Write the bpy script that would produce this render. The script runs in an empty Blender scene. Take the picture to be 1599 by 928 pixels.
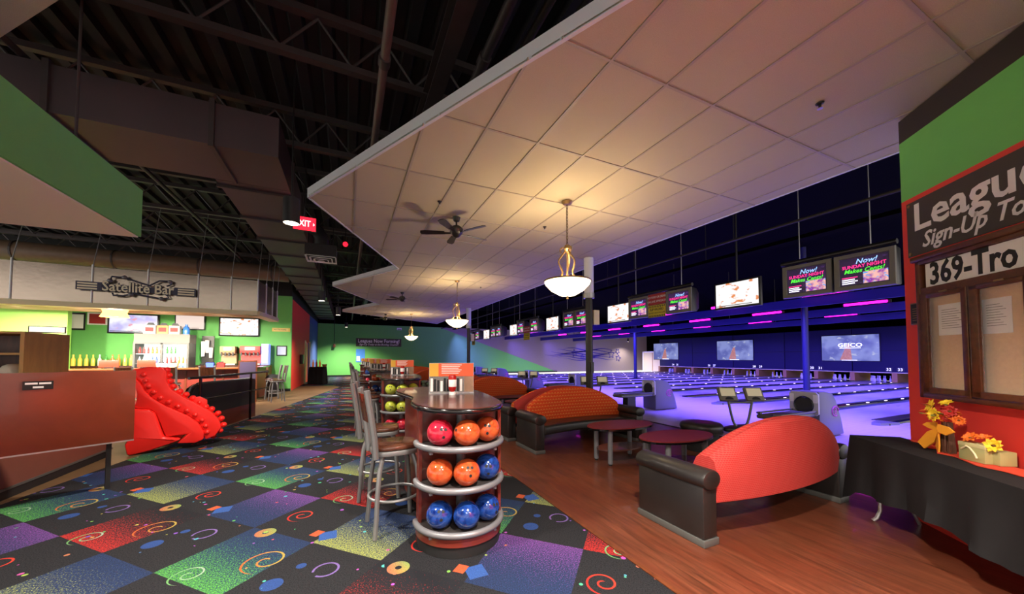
import bpy, bmesh, math, random
from math import sin, cos, pi, radians, sqrt, atan2
from mathutils import Vector, Matrix
random.seed(7)
SC = bpy.context.scene
COL = SC.collection

# ------------------------------------------------------------------ camera
H = 1.57
cam_d = bpy.data.cameras.new('camera'); cam = bpy.data.objects.new('camera', cam_d); COL.objects.link(cam)
cam_d.sensor_fit = 'HORIZONTAL'; cam_d.sensor_width = 36.0
cam_d.lens = 36.0 * 556.045 / 1599.0
cam_d.shift_y = (537.98 - 464.0) / 1599.0
cam_d.clip_start = 0.05; cam_d.clip_end = 200
cam.location = (0, 0, H)
cam.rotation_euler = (radians(90 + 2.0517), 0, -radians(24.816))
SC.camera = cam
# ------------------------------------------------------------------ world, colour management
w = bpy.data.worlds.new('hall_ambience'); SC.world = w; w.use_nodes = True
bg = w.node_tree.nodes['Background']; bg.inputs[0].default_value = (1.0, 0.93, 0.86, 1); bg.inputs[1].default_value = 0.75
vs = SC.view_settings
vs.view_transform = 'Standard'; vs.look = 'None'; vs.gamma = 1.0; vs.use_curve_mapping = False; vs.exposure = 0.92

def light(name, kind, loc, power, color, rot=(0, 0, 0), **kw):
    d = bpy.data.lights.new(name, kind); d.energy = power; d.color = color
    for k, v in kw.items(): setattr(d, k, v)
    o = bpy.data.objects.new(name, d); COL.objects.link(o); o.location = loc; o.rotation_euler = rot
    return o
# unseen area lights added behind monitors and baffles to light the lanes blue
UV = (0.15, 0.10, 1.0)
def strip(x, z, power, tilt):
    return light('added_lane_light', 'AREA', (x, 16.5, z), power, UV, rot=(0, -tilt, 0), shape='RECTANGLE', size=.25, size_y=30.0, spread=radians(100))
strip(8.75, 4.02, 2600, radians(28))
for bx in (14.0, 18.0, 22.0): strip(bx + .12, 3.45, 1100, radians(42))

# ------------------------------------------------------------------ mesh helpers
class MB:
    def __init__(s): s.v = []; s.f = []
    def _a(s, vs, fs):
        n = len(s.v); s.v += [tuple(p) for p in vs]; s.f += [tuple(i + n for i in f) for f in fs]; return s
    def box(s, x0, x1, y0, y1, z0, z1):
        return s._a([(x0,y0,z0),(x1,y0,z0),(x1,y1,z0),(x0,y1,z0),(x0,y0,z1),(x1,y0,z1),(x1,y1,z1),(x0,y1,z1)],
            [(3,2,1,0),(4,5,6,7),(0,1,5,4),(1,2,6,5),(2,3,7,6),(3,0,4,7)])
    def prism(s, pts, z0, z1, t=None):
        """pts counter-clockwise; t maps (x, y, z) to a point"""
        n = len(pts); a = sum(pts[i][0]*pts[(i+1)%n][1]-pts[(i+1)%n][0]*pts[i][1] for i in range(n))
        if a < 0: pts = pts[::-1]
        t = t or (lambda x, y, z: (x, y, z))
        vs = [t(p[0], p[1], z0) for p in pts] + [t(p[0], p[1], z1) for p in pts]
        fs = [tuple(range(n-1, -1, -1)), tuple(range(n, 2*n))] + [(i, (i+1)%n, n+(i+1)%n, n+i) for i in range(n)]
        return s._a(vs, fs)
    def loft(s, rings, closed=True, cap=True):
        n = len(rings[0]); vs = [p for r in rings for p in r]; fs = []
        for k in range(len(rings)-1):
            for i in range(n if closed else n-1):
                j = (i+1) % n; fs.append((k*n+i, k*n+j, (k+1)*n+j, (k+1)*n+i))
        if cap: fs += [tuple(range(n-1, -1, -1)), tuple(range((len(rings)-1)*n, len(rings)*n))]
        return s._a(vs, fs)
    def tube(s, path, r, n=8, closed=False):
        P = [Vector(p) for p in path]; m = len(P); rings = []; up = None
        for i in range(m):
            if closed: d = P[(i+1) % m] - P[i-1]
            else: d = P[min(i+1, m-1)] - P[max(i-1, 0)]
            d = d.normalized() if d.length > 1e-9 else Vector((0, 0, 1))
            if up is None: up = Vector((0, 0, 1)) if abs(d.z) < .9 else Vector((1, 0, 0))
            a = d.cross(up)
            if a.length < 1e-4: a = d.cross(Vector((1, .3, .2)))
            a.normalize(); b = a.cross(d).normalized(); up = b
            rr = r[i] if isinstance(r, (list, tuple)) else r
            rings.append([P[i] + (a*cos(2*pi*k/n) + b*sin(2*pi*k/n))*rr for k in range(n)])
        if closed: rings.append(rings[0]); return s.loft(rings, True, False)
        return s.loft(rings, True, True)
    def cyl(s, p0, p1, r, n=12, r1=None):
        return s.tube([p0, p1], [r, r if r1 is None else r1], n)
    def lathe(s, prof, c=(0, 0, 0), n=24, a0=0, a1=2*pi):
        full = abs(a1 - a0 - 2*pi) < 1e-6; m = n if full else n+1; vs = []; fs = []; L = len(prof)
        for k in range(m):
            a = a0 + (a1-a0)*k/n
            vs += [(c[0]+r*cos(a), c[1]+r*sin(a), c[2]+z) for r, z in prof]
        for k in range(n):
            k2 = (k+1) % m
            for i in range(L-1): fs.append((k*L+i, k2*L+i, k2*L+i+1, k*L+i+1))
        if full:
            if prof[0][0] > 1e-6: fs.append(tuple(k*L for k in range(n-1, -1, -1)))
            if prof[-1][0] > 1e-6: fs.append(tuple(k*L+L-1 for k in range(n)))
        return s._a(vs, fs)
    def ball(s, c, r, n=16, m=10, sc=(1, 1, 1)):
        prof = [(max(1e-7, r*sin(pi*i/m)), -r*cos(pi*i/m)) for i in range(m+1)]
        k = len(s.v); s.lathe([(p[0], p[1]) for p in prof], (0, 0, 0), n)
        for i in range(k, len(s.v)): q = s.v[i]; s.v[i] = (c[0]+q[0]*sc[0], c[1]+q[1]*sc[1], c[2]+q[2]*sc[2])
        return s
    def xf(s, M):
        s.v = [tuple(M @ Vector(p)) for p in s.v]; return s
    def mesh(s, name, m, smooth=False, bev=0, seg=2):
        me = bpy.data.meshes.new(name); bm = bmesh.new()
        vv = [bm.verts.new(p) for p in s.v]
        for f in s.f:
            try: bm.faces.new([vv[i] for i in f])
            except ValueError: pass
        bmesh.ops.remove_doubles(bm, verts=bm.verts, dist=1e-6)
        bmesh.ops.recalc_face_normals(bm, faces=bm.faces)
        if bev:
            es = [e for e in bm.edges if len(e.link_faces) == 2 and e.calc_face_angle(0) > radians(35)]
            bmesh.ops.bevel(bm, geom=es, offset=bev, segments=seg, profile=.5, affect='EDGES')
        bm.to_mesh(me); bm.free(); me.materials.append(m)
        if smooth or bev:
            me.polygons.foreach_set('use_smooth', [True]*len(me.polygons))
            me.set_sharp_from_angle(angle=radians(38))
        return me
    def build(s, name, m, parent=None, smooth=False, bev=0, loc=None, seg=2):
        return link(name, s.mesh(name, m, smooth, bev, seg), parent, loc)

def link(name, me, parent=None, loc=None, rot=None):
    o = bpy.data.objects.new(name, me); COL.objects.link(o); o.parent = parent
    if loc is not None: o.location = loc
    if rot is not None: o.rotation_euler = rot
    return o
def tag(o, label, cat, group=None):
    o['label'] = label; o['category'] = cat
    if group: o['group'] = group
    return o
def thing(name, label, cat, loc=(0, 0, 0), rz=0, group=None, rot=None):
    o = bpy.data.objects.new(name, None); COL.objects.link(o); o.location = loc
    o.rotation_euler = rot if rot else (0, 0, rz); o.empty_display_size = .1
    return tag(o, label, cat, group)
def panel(name, label, cat, loc, th=0, group=None):
    """a thing whose own x runs to the viewer's right, y up and z out of the wall"""
    return thing(name, label, cat, loc, group=group, rot=(pi/2, 0, th))
def struct(o, label=None):
    o['kind'] = 'structure'
    if label: o['label'] = label
    return o
def kids(o): return [c for c in o.children]
def dup(o, loc=None, rz=None, label=None, parent=None, group=None):
    c = o.copy(); COL.objects.link(c); c.parent = parent
    if loc is not None: c.location = loc
    if rz is not None: c.rotation_euler = (o.rotation_euler[0], o.rotation_euler[1], rz)
    if label: c['label'] = label
    if group: c['group'] = group
    for ch in kids(o): dup(ch, parent=c)
    return c
FACE_X = -pi/2                                            # panel angle of things that look towards -x
_tx = {}
def text(body, size, m, parent, x, y, z=0.002, bold=0.0, ext=0.002, shear=0, align='CENTER', name='lettering', wide=1.0):
    key = (body, size, bold, ext, shear, align, m.name, wide)
    if key not in _tx:
        cu = bpy.data.curves.new('lettering', 'FONT'); cu.body = body; cu.size = size; cu.extrude = ext
        cu.offset = bold*size; cu.shear = shear; cu.align_x = align; cu.align_y = 'CENTER'; cu.resolution_u = 2
        t = bpy.data.objects.new('lettering', cu); COL.objects.link(t)
        dg = bpy.context.evaluated_depsgraph_get(); me = bpy.data.meshes.new_from_object(t.evaluated_get(dg))
        bpy.data.objects.remove(t); me.materials.clear(); me.materials.append(m)
        if wide != 1.0:
            for v in me.vertices: v.co.x *= wide
        _tx[key] = me
    return link(name, _tx[key], parent, (x, y, z))

# ------------------------------------------------------------------ materials
def lin(c):
    if isinstance(c, str): c = tuple(int(c[i:i+2], 16) for i in (0, 2, 4))
    return tuple(((v/255+.055)/1.055)**2.4 if v/255 > .04045 else v/255/12.92 for v in c)
class X:
    """tiny expression builder for shader maths"""
    nt = None
    def __init__(s, k): s.k = k
    @staticmethod
    def op(o, *a, clamp=False):
        n = X.nt.nodes.new('ShaderNodeMath'); n.operation = o; n.use_clamp = clamp
        for i, q in enumerate(a):
            if isinstance(q, X): X.nt.links.new(q.k, n.inputs[i])
            else: n.inputs[i].default_value = q
        return X(n.outputs[0])
    def __add__(s, o): return X.op('ADD', s, o)
    __radd__ = __add__
    def __sub__(s, o): return X.op('SUBTRACT', s, o)
    def __rsub__(s, o): return X.op('SUBTRACT', o, s)
    def __mul__(s, o): return X.op('MULTIPLY', s, o)
    __rmul__ = __mul__
    def __truediv__(s, o): return X.op('DIVIDE', s, o)
    def lt(s, o): return X.op('LESS_THAN', s, o)
    def gt(s, o): return X.op('GREATER_THAN', s, o)
    def floor(s): return X.op('FLOOR', s)
    def fract(s): return X.op('FRACT', s)
    def mod(s, o): return X.op('FLOORED_MODULO', s, o)
    def abs(s): return X.op('ABSOLUTE', s)
    def sat(s): return X.op('ADD', s, 0.0, clamp=True)
def mixc(f, a, b):
    n = X.nt.nodes.new('ShaderNodeMix'); n.data_type = 'RGBA'
    for k, q in ((0, f), (6, a), (7, b)):
        if isinstance(q, X): X.nt.links.new(q.k, n.inputs[k])
        elif k == 0: n.inputs[0].default_value = q
        else: n.inputs[k].default_value = (*q[:3], 1)
    return X(n.outputs[2])
def tex(kind, vec, out=0, **kw):
    n = X.nt.nodes.new('ShaderNodeTex' + kind)
    for k, v in kw.items():
        if k in n.inputs.keys(): n.inputs[k].default_value = v
        else: setattr(n, k, v)
    X.nt.links.new(vec.k, n.inputs['Vector']); return X(n.outputs[out])
def coords(kind='Object', scale=None, rot=None):
    n = X.nt.nodes.new('ShaderNodeTexCoord'); k = n.outputs[kind]
    if scale or rot:
        m = X.nt.nodes.new('ShaderNodeMapping'); X.nt.links.new(k, m.inputs[0])
        if scale: m.inputs['Scale'].default_value = scale
        if rot: m.inputs['Rotation'].default_value = rot
        k = m.outputs[0]
    return X(k)
def xyz(v):
    n = X.nt.nodes.new('ShaderNodeSeparateXYZ'); X.nt.links.new(v.k, n.inputs[0]); return [X(o) for o in n.outputs]
_M = {}
def mat(name, col=(200, 200, 200), rough=.5, metal=0, spec=.5, emit=None, es=0, fn=None, coat=0, var=0, bump=0, bscale=60, alpha=1, trans=0):
    if name in _M: return _M[name]
    m = bpy.data.materials.new(name); m.use_nodes = True; X.nt = m.node_tree
    b = m.node_tree.nodes['Principled BSDF']; c = lin(col)
    b.inputs['Base Color'].default_value = (*c, 1); b.inputs['Roughness'].default_value = rough
    b.inputs['Metallic'].default_value = metal; b.inputs['Specular IOR Level'].default_value = spec
    b.inputs['Coat Weight'].default_value = coat; b.inputs['Transmission Weight'].default_value = trans
    b.inputs['Alpha'].default_value = alpha
    if emit is not None:
        b.inputs['Emission Color'].default_value = (*lin(emit), 1); b.inputs['Emission Strength'].default_value = es
    if var:
        n = tex('Noise', coords('Object'), Scale=bscale/8, Detail=4.0)
        k = mixc(n, tuple(v*(1-var) for v in c), tuple(min(1, v*(1+var)) for v in c)); m.node_tree.links.new(k.k, b.inputs['Base Color'])
    if fn:
        r = fn(c)
        if not isinstance(r, dict): r = {'Base Color': r}
        for q, k in r.items(): m.node_tree.links.new(k.k, b.inputs[q])
    if bump:
        n = tex('Noise', coords('Object'), Scale=float(bscale), Detail=3.0)
        bn = m.node_tree.nodes.new('ShaderNodeBump'); bn.inputs['Strength'].default_value = bump; bn.inputs['Distance'].default_value = .01
        m.node_tree.links.new(n.k, bn.inputs['Height']); m.node_tree.links.new(bn.outputs[0], b.inputs['Normal'])
    _M[name] = m; return m
def grain(scale, rot=None, dark=.55, lite=1.25):
    def fn(c):
        v = coords('Object', scale, rot)
        n = tex('Noise', v, Scale=1.0, Detail=6.0, Roughness=.6, Distortion=.6)
        n = ((n - .5)*2.2 + .5).sat()
        return mixc(n, tuple(q*dark for q in c), tuple(min(1, q*lite) for q in c))
    return fn

def carpet_fn(c):
    v = coords('Object'); x, y, z = xyz(v)
    px_, py_ = x/2.02, y/2.1
    u = px_ + py_; w_ = px_ - py_
    a = (u - 1.045)*2.0; b = (w_ + 2.288)*2.0
    iu, iv, fu = a.floor(), b.floor(), a.fract()
    patch = (iu + iv).mod(2.0).lt(.5)
    s1 = iu.mod(2.0).gt(.5); k2 = (iv - iu).mod(4.0).gt(1.5)
    colr = mixc(s1, mixc(k2, (.10, .40, .055), (.56, .028, .02)), mixc(k2, (.38, .42, .09), (.20, .06, .30)))
    base = mixc((1-s1)*k2, (.018, .036, .105), (.012, .012, .013))
    t = mixc(s1*k2, (1, 1, 1), (0, 0, 0))
    tt = s1*k2; grad = tt*fu + (1-tt)*(1-fu)
    sp = tex('Noise', coords('Object'), Scale=95.0, Detail=2.0)
    wgt = ((grad*1.7 - .85) + (sp - .5)*5.0).sat()*.95
    pc = mixc(wgt, base, colr)
    sp2 = ((tex('Noise', coords('Object'), Scale=120.0, Detail=3.0) - .5)*3.2 + .5).sat()
    blk = mixc(sp2, (.004, .004, .005), (.028, .028, .031))
    out = mixc(patch, blk, mixc((sp2*.7).sat(), pc, (.008, .010, .016)))
    def loc(cx, cy):
        u0 = cx/2.02 + cy/2.1; v0 = cx/2.02 - cy/2.1
        du = (u - (u0 - .5)).mod(1.0) - .5; dv = (w_ - (v0 - .5)).mod(1.0) - .5
        dx = (du + dv)*1.01; dy = (du - dv)*1.05
        return dx, dy, X.op('SQRT', dx*dx + dy*dy), X.op('ARCTAN2', dy, dx)
    def spiral(out, p, R, pitch, wd, ca, cb):
        dx, dy, r, th = loc(*p)
        m = (r/pitch - th/(2*pi)).fract().lt(wd)*r.lt(R)*r.gt(.02)
        return mixc(m, out, mixc((dx/R*.5 + .5).sat(), ca, cb))
    out = spiral(out, (-.54, 3.34), .17, .10, .15, (.42, .08, .02), (.32, .29, .06))
    out = spiral(out, (-1.39, 5.18), .13, .075, .2, (.42, .02, .015), (.42, .04, .02))
    out = spiral(out, (-2.02, 4.41), .12, .07, .18, (.11, .3, .09), (.3, .36, .3))
    dx, dy, r, th = loc(-.64, 3.87)
    out = mixc(r.lt(.082)*r.gt(.024), out, mixc((dx/.19 + .5).sat(), (.38, .10, .06), mixc((dy/.19 + .5).sat(), (.30, .28, .05), (.10, .28, .09))))
    dx, dy, r, th = loc(-.13, 3.58)
    out = mixc(dx.abs().lt(.07)*dy.abs().lt(.075), out, (.03, .08, .27))
    dx, dy, r, th = loc(-.22, 3.66)
    out = mixc((dx + dy).abs().lt(.07)*(dx - dy).abs().lt(.06), out, (.42, .08, .03))
    dx, dy, r, th = loc(-1.46, 4.03); out = mixc(r.lt(.07), out, (.022, .055, .19))
    dx, dy, r, th = loc(-1.30, 4.20); out = mixc(r.lt(.035), out, (.022, .055, .19))
    dx, dy, r, th = loc(-.12, 3.02)
    out = mixc((r - .085).abs().lt(.008)*th.gt(-2.4), out, (.16, .10, .30))
    # confetti
    vn = X.nt.nodes.new('ShaderNodeTexVoronoi'); vn.inputs['Scale'].default_value = 9.0
    X.nt.links.new(coords('Object').k, vn.inputs['Vector'])
    d = X(vn.outputs['Distance'])
    cs = X.nt.nodes.new('ShaderNodeSeparateColor'); X.nt.links.new(vn.outputs['Color'], cs.inputs[0])
    hs = X.nt.nodes.new('ShaderNodeCombineColor'); hs.mode = 'HSV'
    X.nt.links.new(cs.outputs[0], hs.inputs[0]); hs.inputs[1].default_value = .82; hs.inputs[2].default_value = .4
    msk = tex('Noise', coords('Object'), Scale=2.6, Detail=0.0)
    out = mixc(d.lt(X(cs.outputs[1])*.12 + .06)*msk.gt(.53), out, X(hs.outputs[0]))
    return mixc((sp2*.45).sat(), out, (.012, .012, .015))

def scallop(cA, cB, sx, sz):
    def fn(c):
        x, y, z = xyz(coords('Object'))
        p = x*sx; q = z*sz; row = q.floor(); p = p + row.mod(2.0)*.5
        fx = p.fract() - .5; fz = q.fract() - .5
        m = (fx*fx*3.2 + fz + .12).abs().lt(.16)
        return mixc(m, cA, cB)
    return fn
def weave(cA, cB, sx, sz):
    def fn(c):
        x, y, z = xyz(coords('Object'))
        q = z*sz; p = x*sx + q.floor().mod(2.0)*.5
        m = (p.fract().lt(.12) + q.fract().lt(.2)).sat()
        n = tex('Noise', coords('Object'), Scale=90.0)
        return mixc(m, mixc(n, tuple(v*.8 for v in cA), tuple(min(1, v*1.15) for v in cA)), cB)
    return fn
def marble(ca, cb, sc=9):
    def fn(c):
        n = tex('Noise', coords('Object'), Scale=float(sc), Detail=5.0, Distortion=2.2)
        return mixc(((n - .5)*3 + .5).sat(), ca, cb)
    return fn

def woodfloor(c):
    v = coords('Object', (26, 2.2, 1), (0, 0, radians(14))); n = tex('Noise', v, Scale=1.0, Detail=8.0, Roughness=.68, Distortion=.5)
    b = tex('Noise', coords('Object', (6, 1.1, 1), (0, 0, radians(14))), Scale=1.0, Detail=2.0)
    k = mixc(((n - .5)*2.6 + .5).sat(), tuple(q*.42 for q in c), tuple(min(1, q*1.5) for q in c))
    return mixc(((b - .42)*2.4).sat(), k, mixc(n, tuple(q*.55 for q in c), (c[0]*1.25, c[1]*.8, c[2]*.7)))
M_carpet = mat('carpet', rough=.95, spec=.1, fn=carpet_fn, bump=.25, bscale=400)
M_wood = mat('wood_floor', (92, 49, 32), .32, fn=woodfloor, coat=.12)
M_tile = mat('tile_floor', (100, 76, 52), .6, spec=.2, var=.3, bscale=20)
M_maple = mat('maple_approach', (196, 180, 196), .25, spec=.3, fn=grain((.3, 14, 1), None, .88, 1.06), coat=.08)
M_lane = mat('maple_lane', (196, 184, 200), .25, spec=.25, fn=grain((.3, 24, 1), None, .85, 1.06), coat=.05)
M_ceil = mat('ceiling_tile', (184, 175, 150), .9, spec=.1, fn=lambda c: mixc(tex('Noise', coords('Object'), Scale=160.0, Detail=2.0), tuple(v*.82 for v in c), tuple(min(1, v*1.1) for v in c)), bump=.3, bscale=220)
M_tbar = mat('ceiling_grid', (160, 150, 134), .6)
M_fascia = mat('fascia_white', (205, 208, 214), .7)
M_deck = mat('black_deck', (32, 29, 33), .7, var=.4)
M_joist = mat('dark_steel', (58, 50, 50), .5, var=.3)
M_duct = mat('duct_metal', (74, 63, 67), .5, metal=.2, var=.3, bscale=8)
M_black = mat('matte_black', (16, 15, 16), .7)
M_lend = mat('lane_end_black', (4, 4, 5), .95, spec=.02)
M_green = mat('green_paint', (106, 188, 94), .65, var=.05)
M_red = mat('red_paint', (226, 60, 48), .6, var=.04)
M_blue = mat('blue_paint', (60, 84, 150), .65)
M_mural = mat('mural_paint', (138, 124, 124), .7, var=.05)
M_navy = mat('navy_mask', (16, 12, 60), .7)
M_navyl = mat('blue_baffle', (28, 19, 104), .6)
M_bluepole = mat('blue_pole', (20, 17, 78), .5)
M_steel = mat('brushed_steel', (178, 178, 178), .35, metal=.75)
M_silver = mat('silver_paint', (116, 116, 120), .38, metal=.35)
M_stool = mat('stool_grey_metal', (124, 124, 124), .4, metal=.5)
M_seat = mat('stool_walnut', (78, 44, 30), .2, fn=grain((4, 26, 4), None, .6, 1.5), coat=.5)
M_mahog = mat('mahogany', (104, 40, 30), .3, fn=grain((3, 3, 20), None, .7, 1.2), coat=.3)
M_top = mat('dark_laminate', (78, 48, 42), .24, var=.08, coat=.15)
M_edge = mat('black_edge', (14, 11, 11), .18, coat=.5)
M_leather = mat('black_leather', (34, 31, 30), .34, bump=.12, bscale=150, coat=.1)
M_kick = mat('grey_kick_plate', (88, 88, 85), .45, metal=.3)
M_orange = mat('orange_fabric', rough=.85, spec=.2, fn=scallop((.60, .060, .012), (.66, .22, .05), 16, 18))
M_redfab = mat('red_fabric', rough=.85, spec=.2, fn=weave((.38, .026, .024), (.44, .075, .058), 44, 62))
M_burg = mat('burgundy_top', (104, 34, 36), .4, spec=.3, var=.1)
M_cherry = mat('cherry_panel', (116, 46, 24), .35, fn=grain((2, 2, 16), None, .8, 1.15), coat=.2)
M_oak = mat('oak_veneer', (204, 154, 86), .5, fn=grain((8, 8, 2), None, .8, 1.1))
M_frame = mat('walnut_frame', (92, 48, 26), .35, fn=grain((14, 14, 3), None, .5, 1.4))
M_cork = mat('cork_board', (222, 174, 114), .9, var=.15, bscale=300)
M_white = mat('white_paper', (240, 238, 234), .7)
M_cream = mat('cream_paint', (226, 212, 170), .6)
M_blackcloth = mat('black_cloth', (34, 33, 34), .9, spec=.15, var=.25, bscale=30, bump=.2)
M_banner = mat('banner_vinyl', (62, 54, 48), .5, var=.1)
M_ink = mat('black_ink', (18, 17, 18), .5)
M_print = mat('white_print', (236, 230, 228), .5)
M_brass = mat('antique_brass', (150, 124, 84), .35, metal=.7)
M_chain = mat('bronze_chain', (96, 76, 50), .4, metal=.6)
M_bowl = mat('alabaster_glass', (255, 240, 210), .4, emit=(255, 228, 176), es=2.4)
M_fan = mat('fan_black', (24, 20, 18), .4)
M_plast = mat('red_plastic', (245, 44, 38), .32, spec=.4)
M_metalf = mat('hammered_steel', (188, 172, 156), .22, metal=.85, var=.15, bscale=12, bump=.12)
M_glass = mat('case_glass', (255, 255, 255), .03, alpha=.12)
M_acryl = mat('clear_acrylic', (255, 255, 255), .05, alpha=.25)
M_hood = mat('ball_return_grey', (104, 104, 110), .4)
M_hoodl = mat('ball_return_face', (190, 188, 182), .4)
M_bezel = mat('monitor_bezel', (112, 108, 98), .5)
M_dark = mat('dark_plastic', (26, 25, 27), .4)
M_pin = mat('pin_white', (235, 235, 240), .25)
M_pinr = mat('pin_red', (190, 30, 40), .3)
M_tan = mat('tan_kickback', (176, 128, 78), .5)
M_capb = mat('black_capping', (20, 20, 34), .25, coat=.3)
M_gut = mat('gutter_grey', (96, 96, 130), .3)
M_plate = mat('dark_grey_plate', (48, 44, 44), .5)
M_dot = mat('marker_light', (255, 255, 255), emit=(255, 225, 235), es=1.4)
M_uv = mat('magenta_tube', (255, 40, 220), emit=(255, 20, 215), es=2.6)
def screen(name, fn, es=.6):
    if name in _M: return _M[name]
    m = mat(name, (20, 20, 20), .25, fn=fn, emit=(255, 255, 255), es=es)
    b = m.node_tree.nodes['Principled BSDF']
    l = b.inputs['Base Color'].links[0]; m.node_tree.links.new(l.from_socket, b.inputs['Emission Color'])
    m.node_tree.links.remove(l); b.inputs['Base Color'].default_value = (.02, .02, .02, 1)
    return m
def blotch(ca, cb, cc, sc, t1=.45, t2=.58):
    def fn(c):
        n = tex('Noise', coords('Object'), Scale=float(sc), Detail=2.0); n2 = tex('Noise', coords('Object', (1, 1.7, 1), (0, 0, 1.1)), Scale=float(sc)*1.9, Detail=2.0)
        return mixc(((n2 - t2)*14.0).sat(), mixc(((n - t1)*6.0).sat(), ca, cb), cc)
    return fn
M_scrA = screen('promo_screen', blotch((.02, .004, .06), (.05, .01, .10), (.12, .03, .25), 5), .7)
M_crowd = screen('promo_crowd', blotch((.25, .02, .35), (.85, .45, .4), (.05, .35, .9), 9, .42, .56), .6)
M_scrB = screen('sports_screen', blotch((.95, .93, .95), (.98, .95, .95), (.75, .25, .08), 2.6, .38, .56), .58)
M_scrC = screen('bar_screen', blotch((.55, .5, .9), (.95, .95, 1), (.85, .35, .45), 1.8, .42, .58), .55)
M_scrL = screen('lane_screen', blotch((.10, .12, .36), (.22, .26, .55), (.42, .46, .60), 1.0, .42, .6), .55)
M_cyan = mat('print_cyan', (160, 200, 255), emit=(150, 200, 255), es=.6)
M_pink = mat('print_pink', (250, 60, 150), emit=(250, 50, 140), es=.6)
M_lime = mat('print_lime', (90, 235, 70), emit=(80, 235, 60), es=.6)
M_wprint = mat('print_white_glow', (240, 240, 255), emit=(235, 235, 255), es=.9)
M_yel = mat('hazard_yellow', (205, 182, 40), .6)
M_sred = mat('sign_red', (165, 30, 30), .5)
M_exit = mat('exit_red', (255, 40, 50), emit=(255, 24, 44), es=1.6)
M_exitw = mat('exit_letters', (255, 220, 220), emit=(255, 205, 205), es=1.5)
M_lampw = mat('downlight_lens', (255, 240, 220), emit=(255, 238, 214), es=5.0)
M_cooler = mat('cooler_glow', (235, 245, 240), emit=(225, 245, 235), es=.55)

# ================================================================== THE SETTING
LANE_X0, LANE_X1, PITCH, Y_W0, NL = 12.2, 30.4, 2.0, 3.95, 12
# ---- floors
def slab(name, pts, z0, z1, m, label=None): return struct(MB().prism(pts, z0, z1).build(name, m), label)
tile_edge = [(-4.2, -4), (-3.35, 5.6), (-2.96, 7.89), (-2.55, 9.6), (-2.18, 11.5), (-1.5, 14.8), (-.72, 18.8), (-.33, 20.9), (-.6, 21.9), (-1.4, 22.3), (-2.5, 22.4)]
slab('floor', [(-4.6, -4), (2.02, -4), (2.02, 32), (-2.5, 32)] + tile_edge[::-1], -.1, 0, M_carpet, 'dark carpet printed with bright squares swirls and confetti')
slab('floor_tile', tile_edge + [(-13, 22.4), (-13, -4)], -.1, -.001, M_tile, 'polished tan tile floor around the bar')
slab('floor_wood', [(2.02, -4), (6.7, -4), (6.7, 32), (2.02, 32)], -.1, 0.002, M_wood, 'reddish brown wood plank floor of the lounge')
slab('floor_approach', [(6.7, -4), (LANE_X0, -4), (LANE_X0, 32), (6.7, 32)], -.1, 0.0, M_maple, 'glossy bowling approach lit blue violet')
struct(MB().box(2.0, 2.035, -4, 31.9, 0.002, .008).build('trim_1', M_frame))
struct(MB().box(6.66, 6.74, -4, 31.9, 0.002, .008).build('trim_2', M_black))
# ---- far wall with the diagonal paint line
wf = struct(MB().box(-2.2, 33, 32, 32.2, 0, 4.26).build('wall_far', M_green), 'green end wall with a pale mural half behind the lanes')
MB().prism([(7.6, 4.25), (20.0, .02), (32.9, .02), (32.9, 4.25)], 0, .012, lambda x, y, z: (x, 31.999 - z, y)).build('painted_mural', M_mural, wf)
struct(MB().box(-13, 33, 32, 32.2, 4.26, 6.2).build('wall_far_upper', M_lend))
M_flame = mat('mural_ink', (44, 30, 120), .6)
for k in range(7):
    z0 = 2.45 - k*.19; pts = []
    for i in range(25):
        t = i/24; pts.append((18.5 + 2.2*abs(k-3)*.35 + (9.6 - 2.2*abs(k-3)*.35)*t, z0*(1-.15*t) + .3*t + .13*sin(t*11 + k*1.3)))
    wd = [.005 + .05*sin(pi*min(1, i/24*1.05)) for i in range(25)]
    MB().prism([(p[0], p[1]+w) for p, w in zip(pts, wd)] + [(p[0], p[1]-w) for p, w in zip(pts, wd)][::-1], 0, .006, lambda x, y, z: (x, 31.986 - z, y)).build('flame_stripe', M_flame, wf)
def star(cx, cz, r, rot):
    o = [(cx + (r if i % 2 == 0 else r*.42)*cos(rot + i*pi/5), cz + (r if i % 2 == 0 else r*.42)*sin(rot + i*pi/5)) for i in range(10)]
    mb = MB()
    for i in range(10):
        a, b = o[i], o[(i+1) % 10]; dx, dz = b[0]-a[0], b[1]-a[1]; L = sqrt(dx*dx+dz*dz); nx, nz = -dz/L*.035, dx/L*.035
        mb.prism([(a[0]-nx, a[1]-nz), (b[0]-nx, b[1]-nz), (b[0]+nx, b[1]+nz), (a[0]+nx, a[1]+nz)], 0, .006, lambda x, y, z: (x, 31.98 - z, y))
    mb.build('mural_star', M_flame, wf)
for a in ((27.2, 1.9, .5, .3), (28.1, 2.2, .34, .9), (28.2, 1.45, .4, .1), (22.2, 2.0, .42, .5), (24.3, 2.35, .3, 1.1), (23.2, 1.6, .3, .2)): star(*a)
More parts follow.
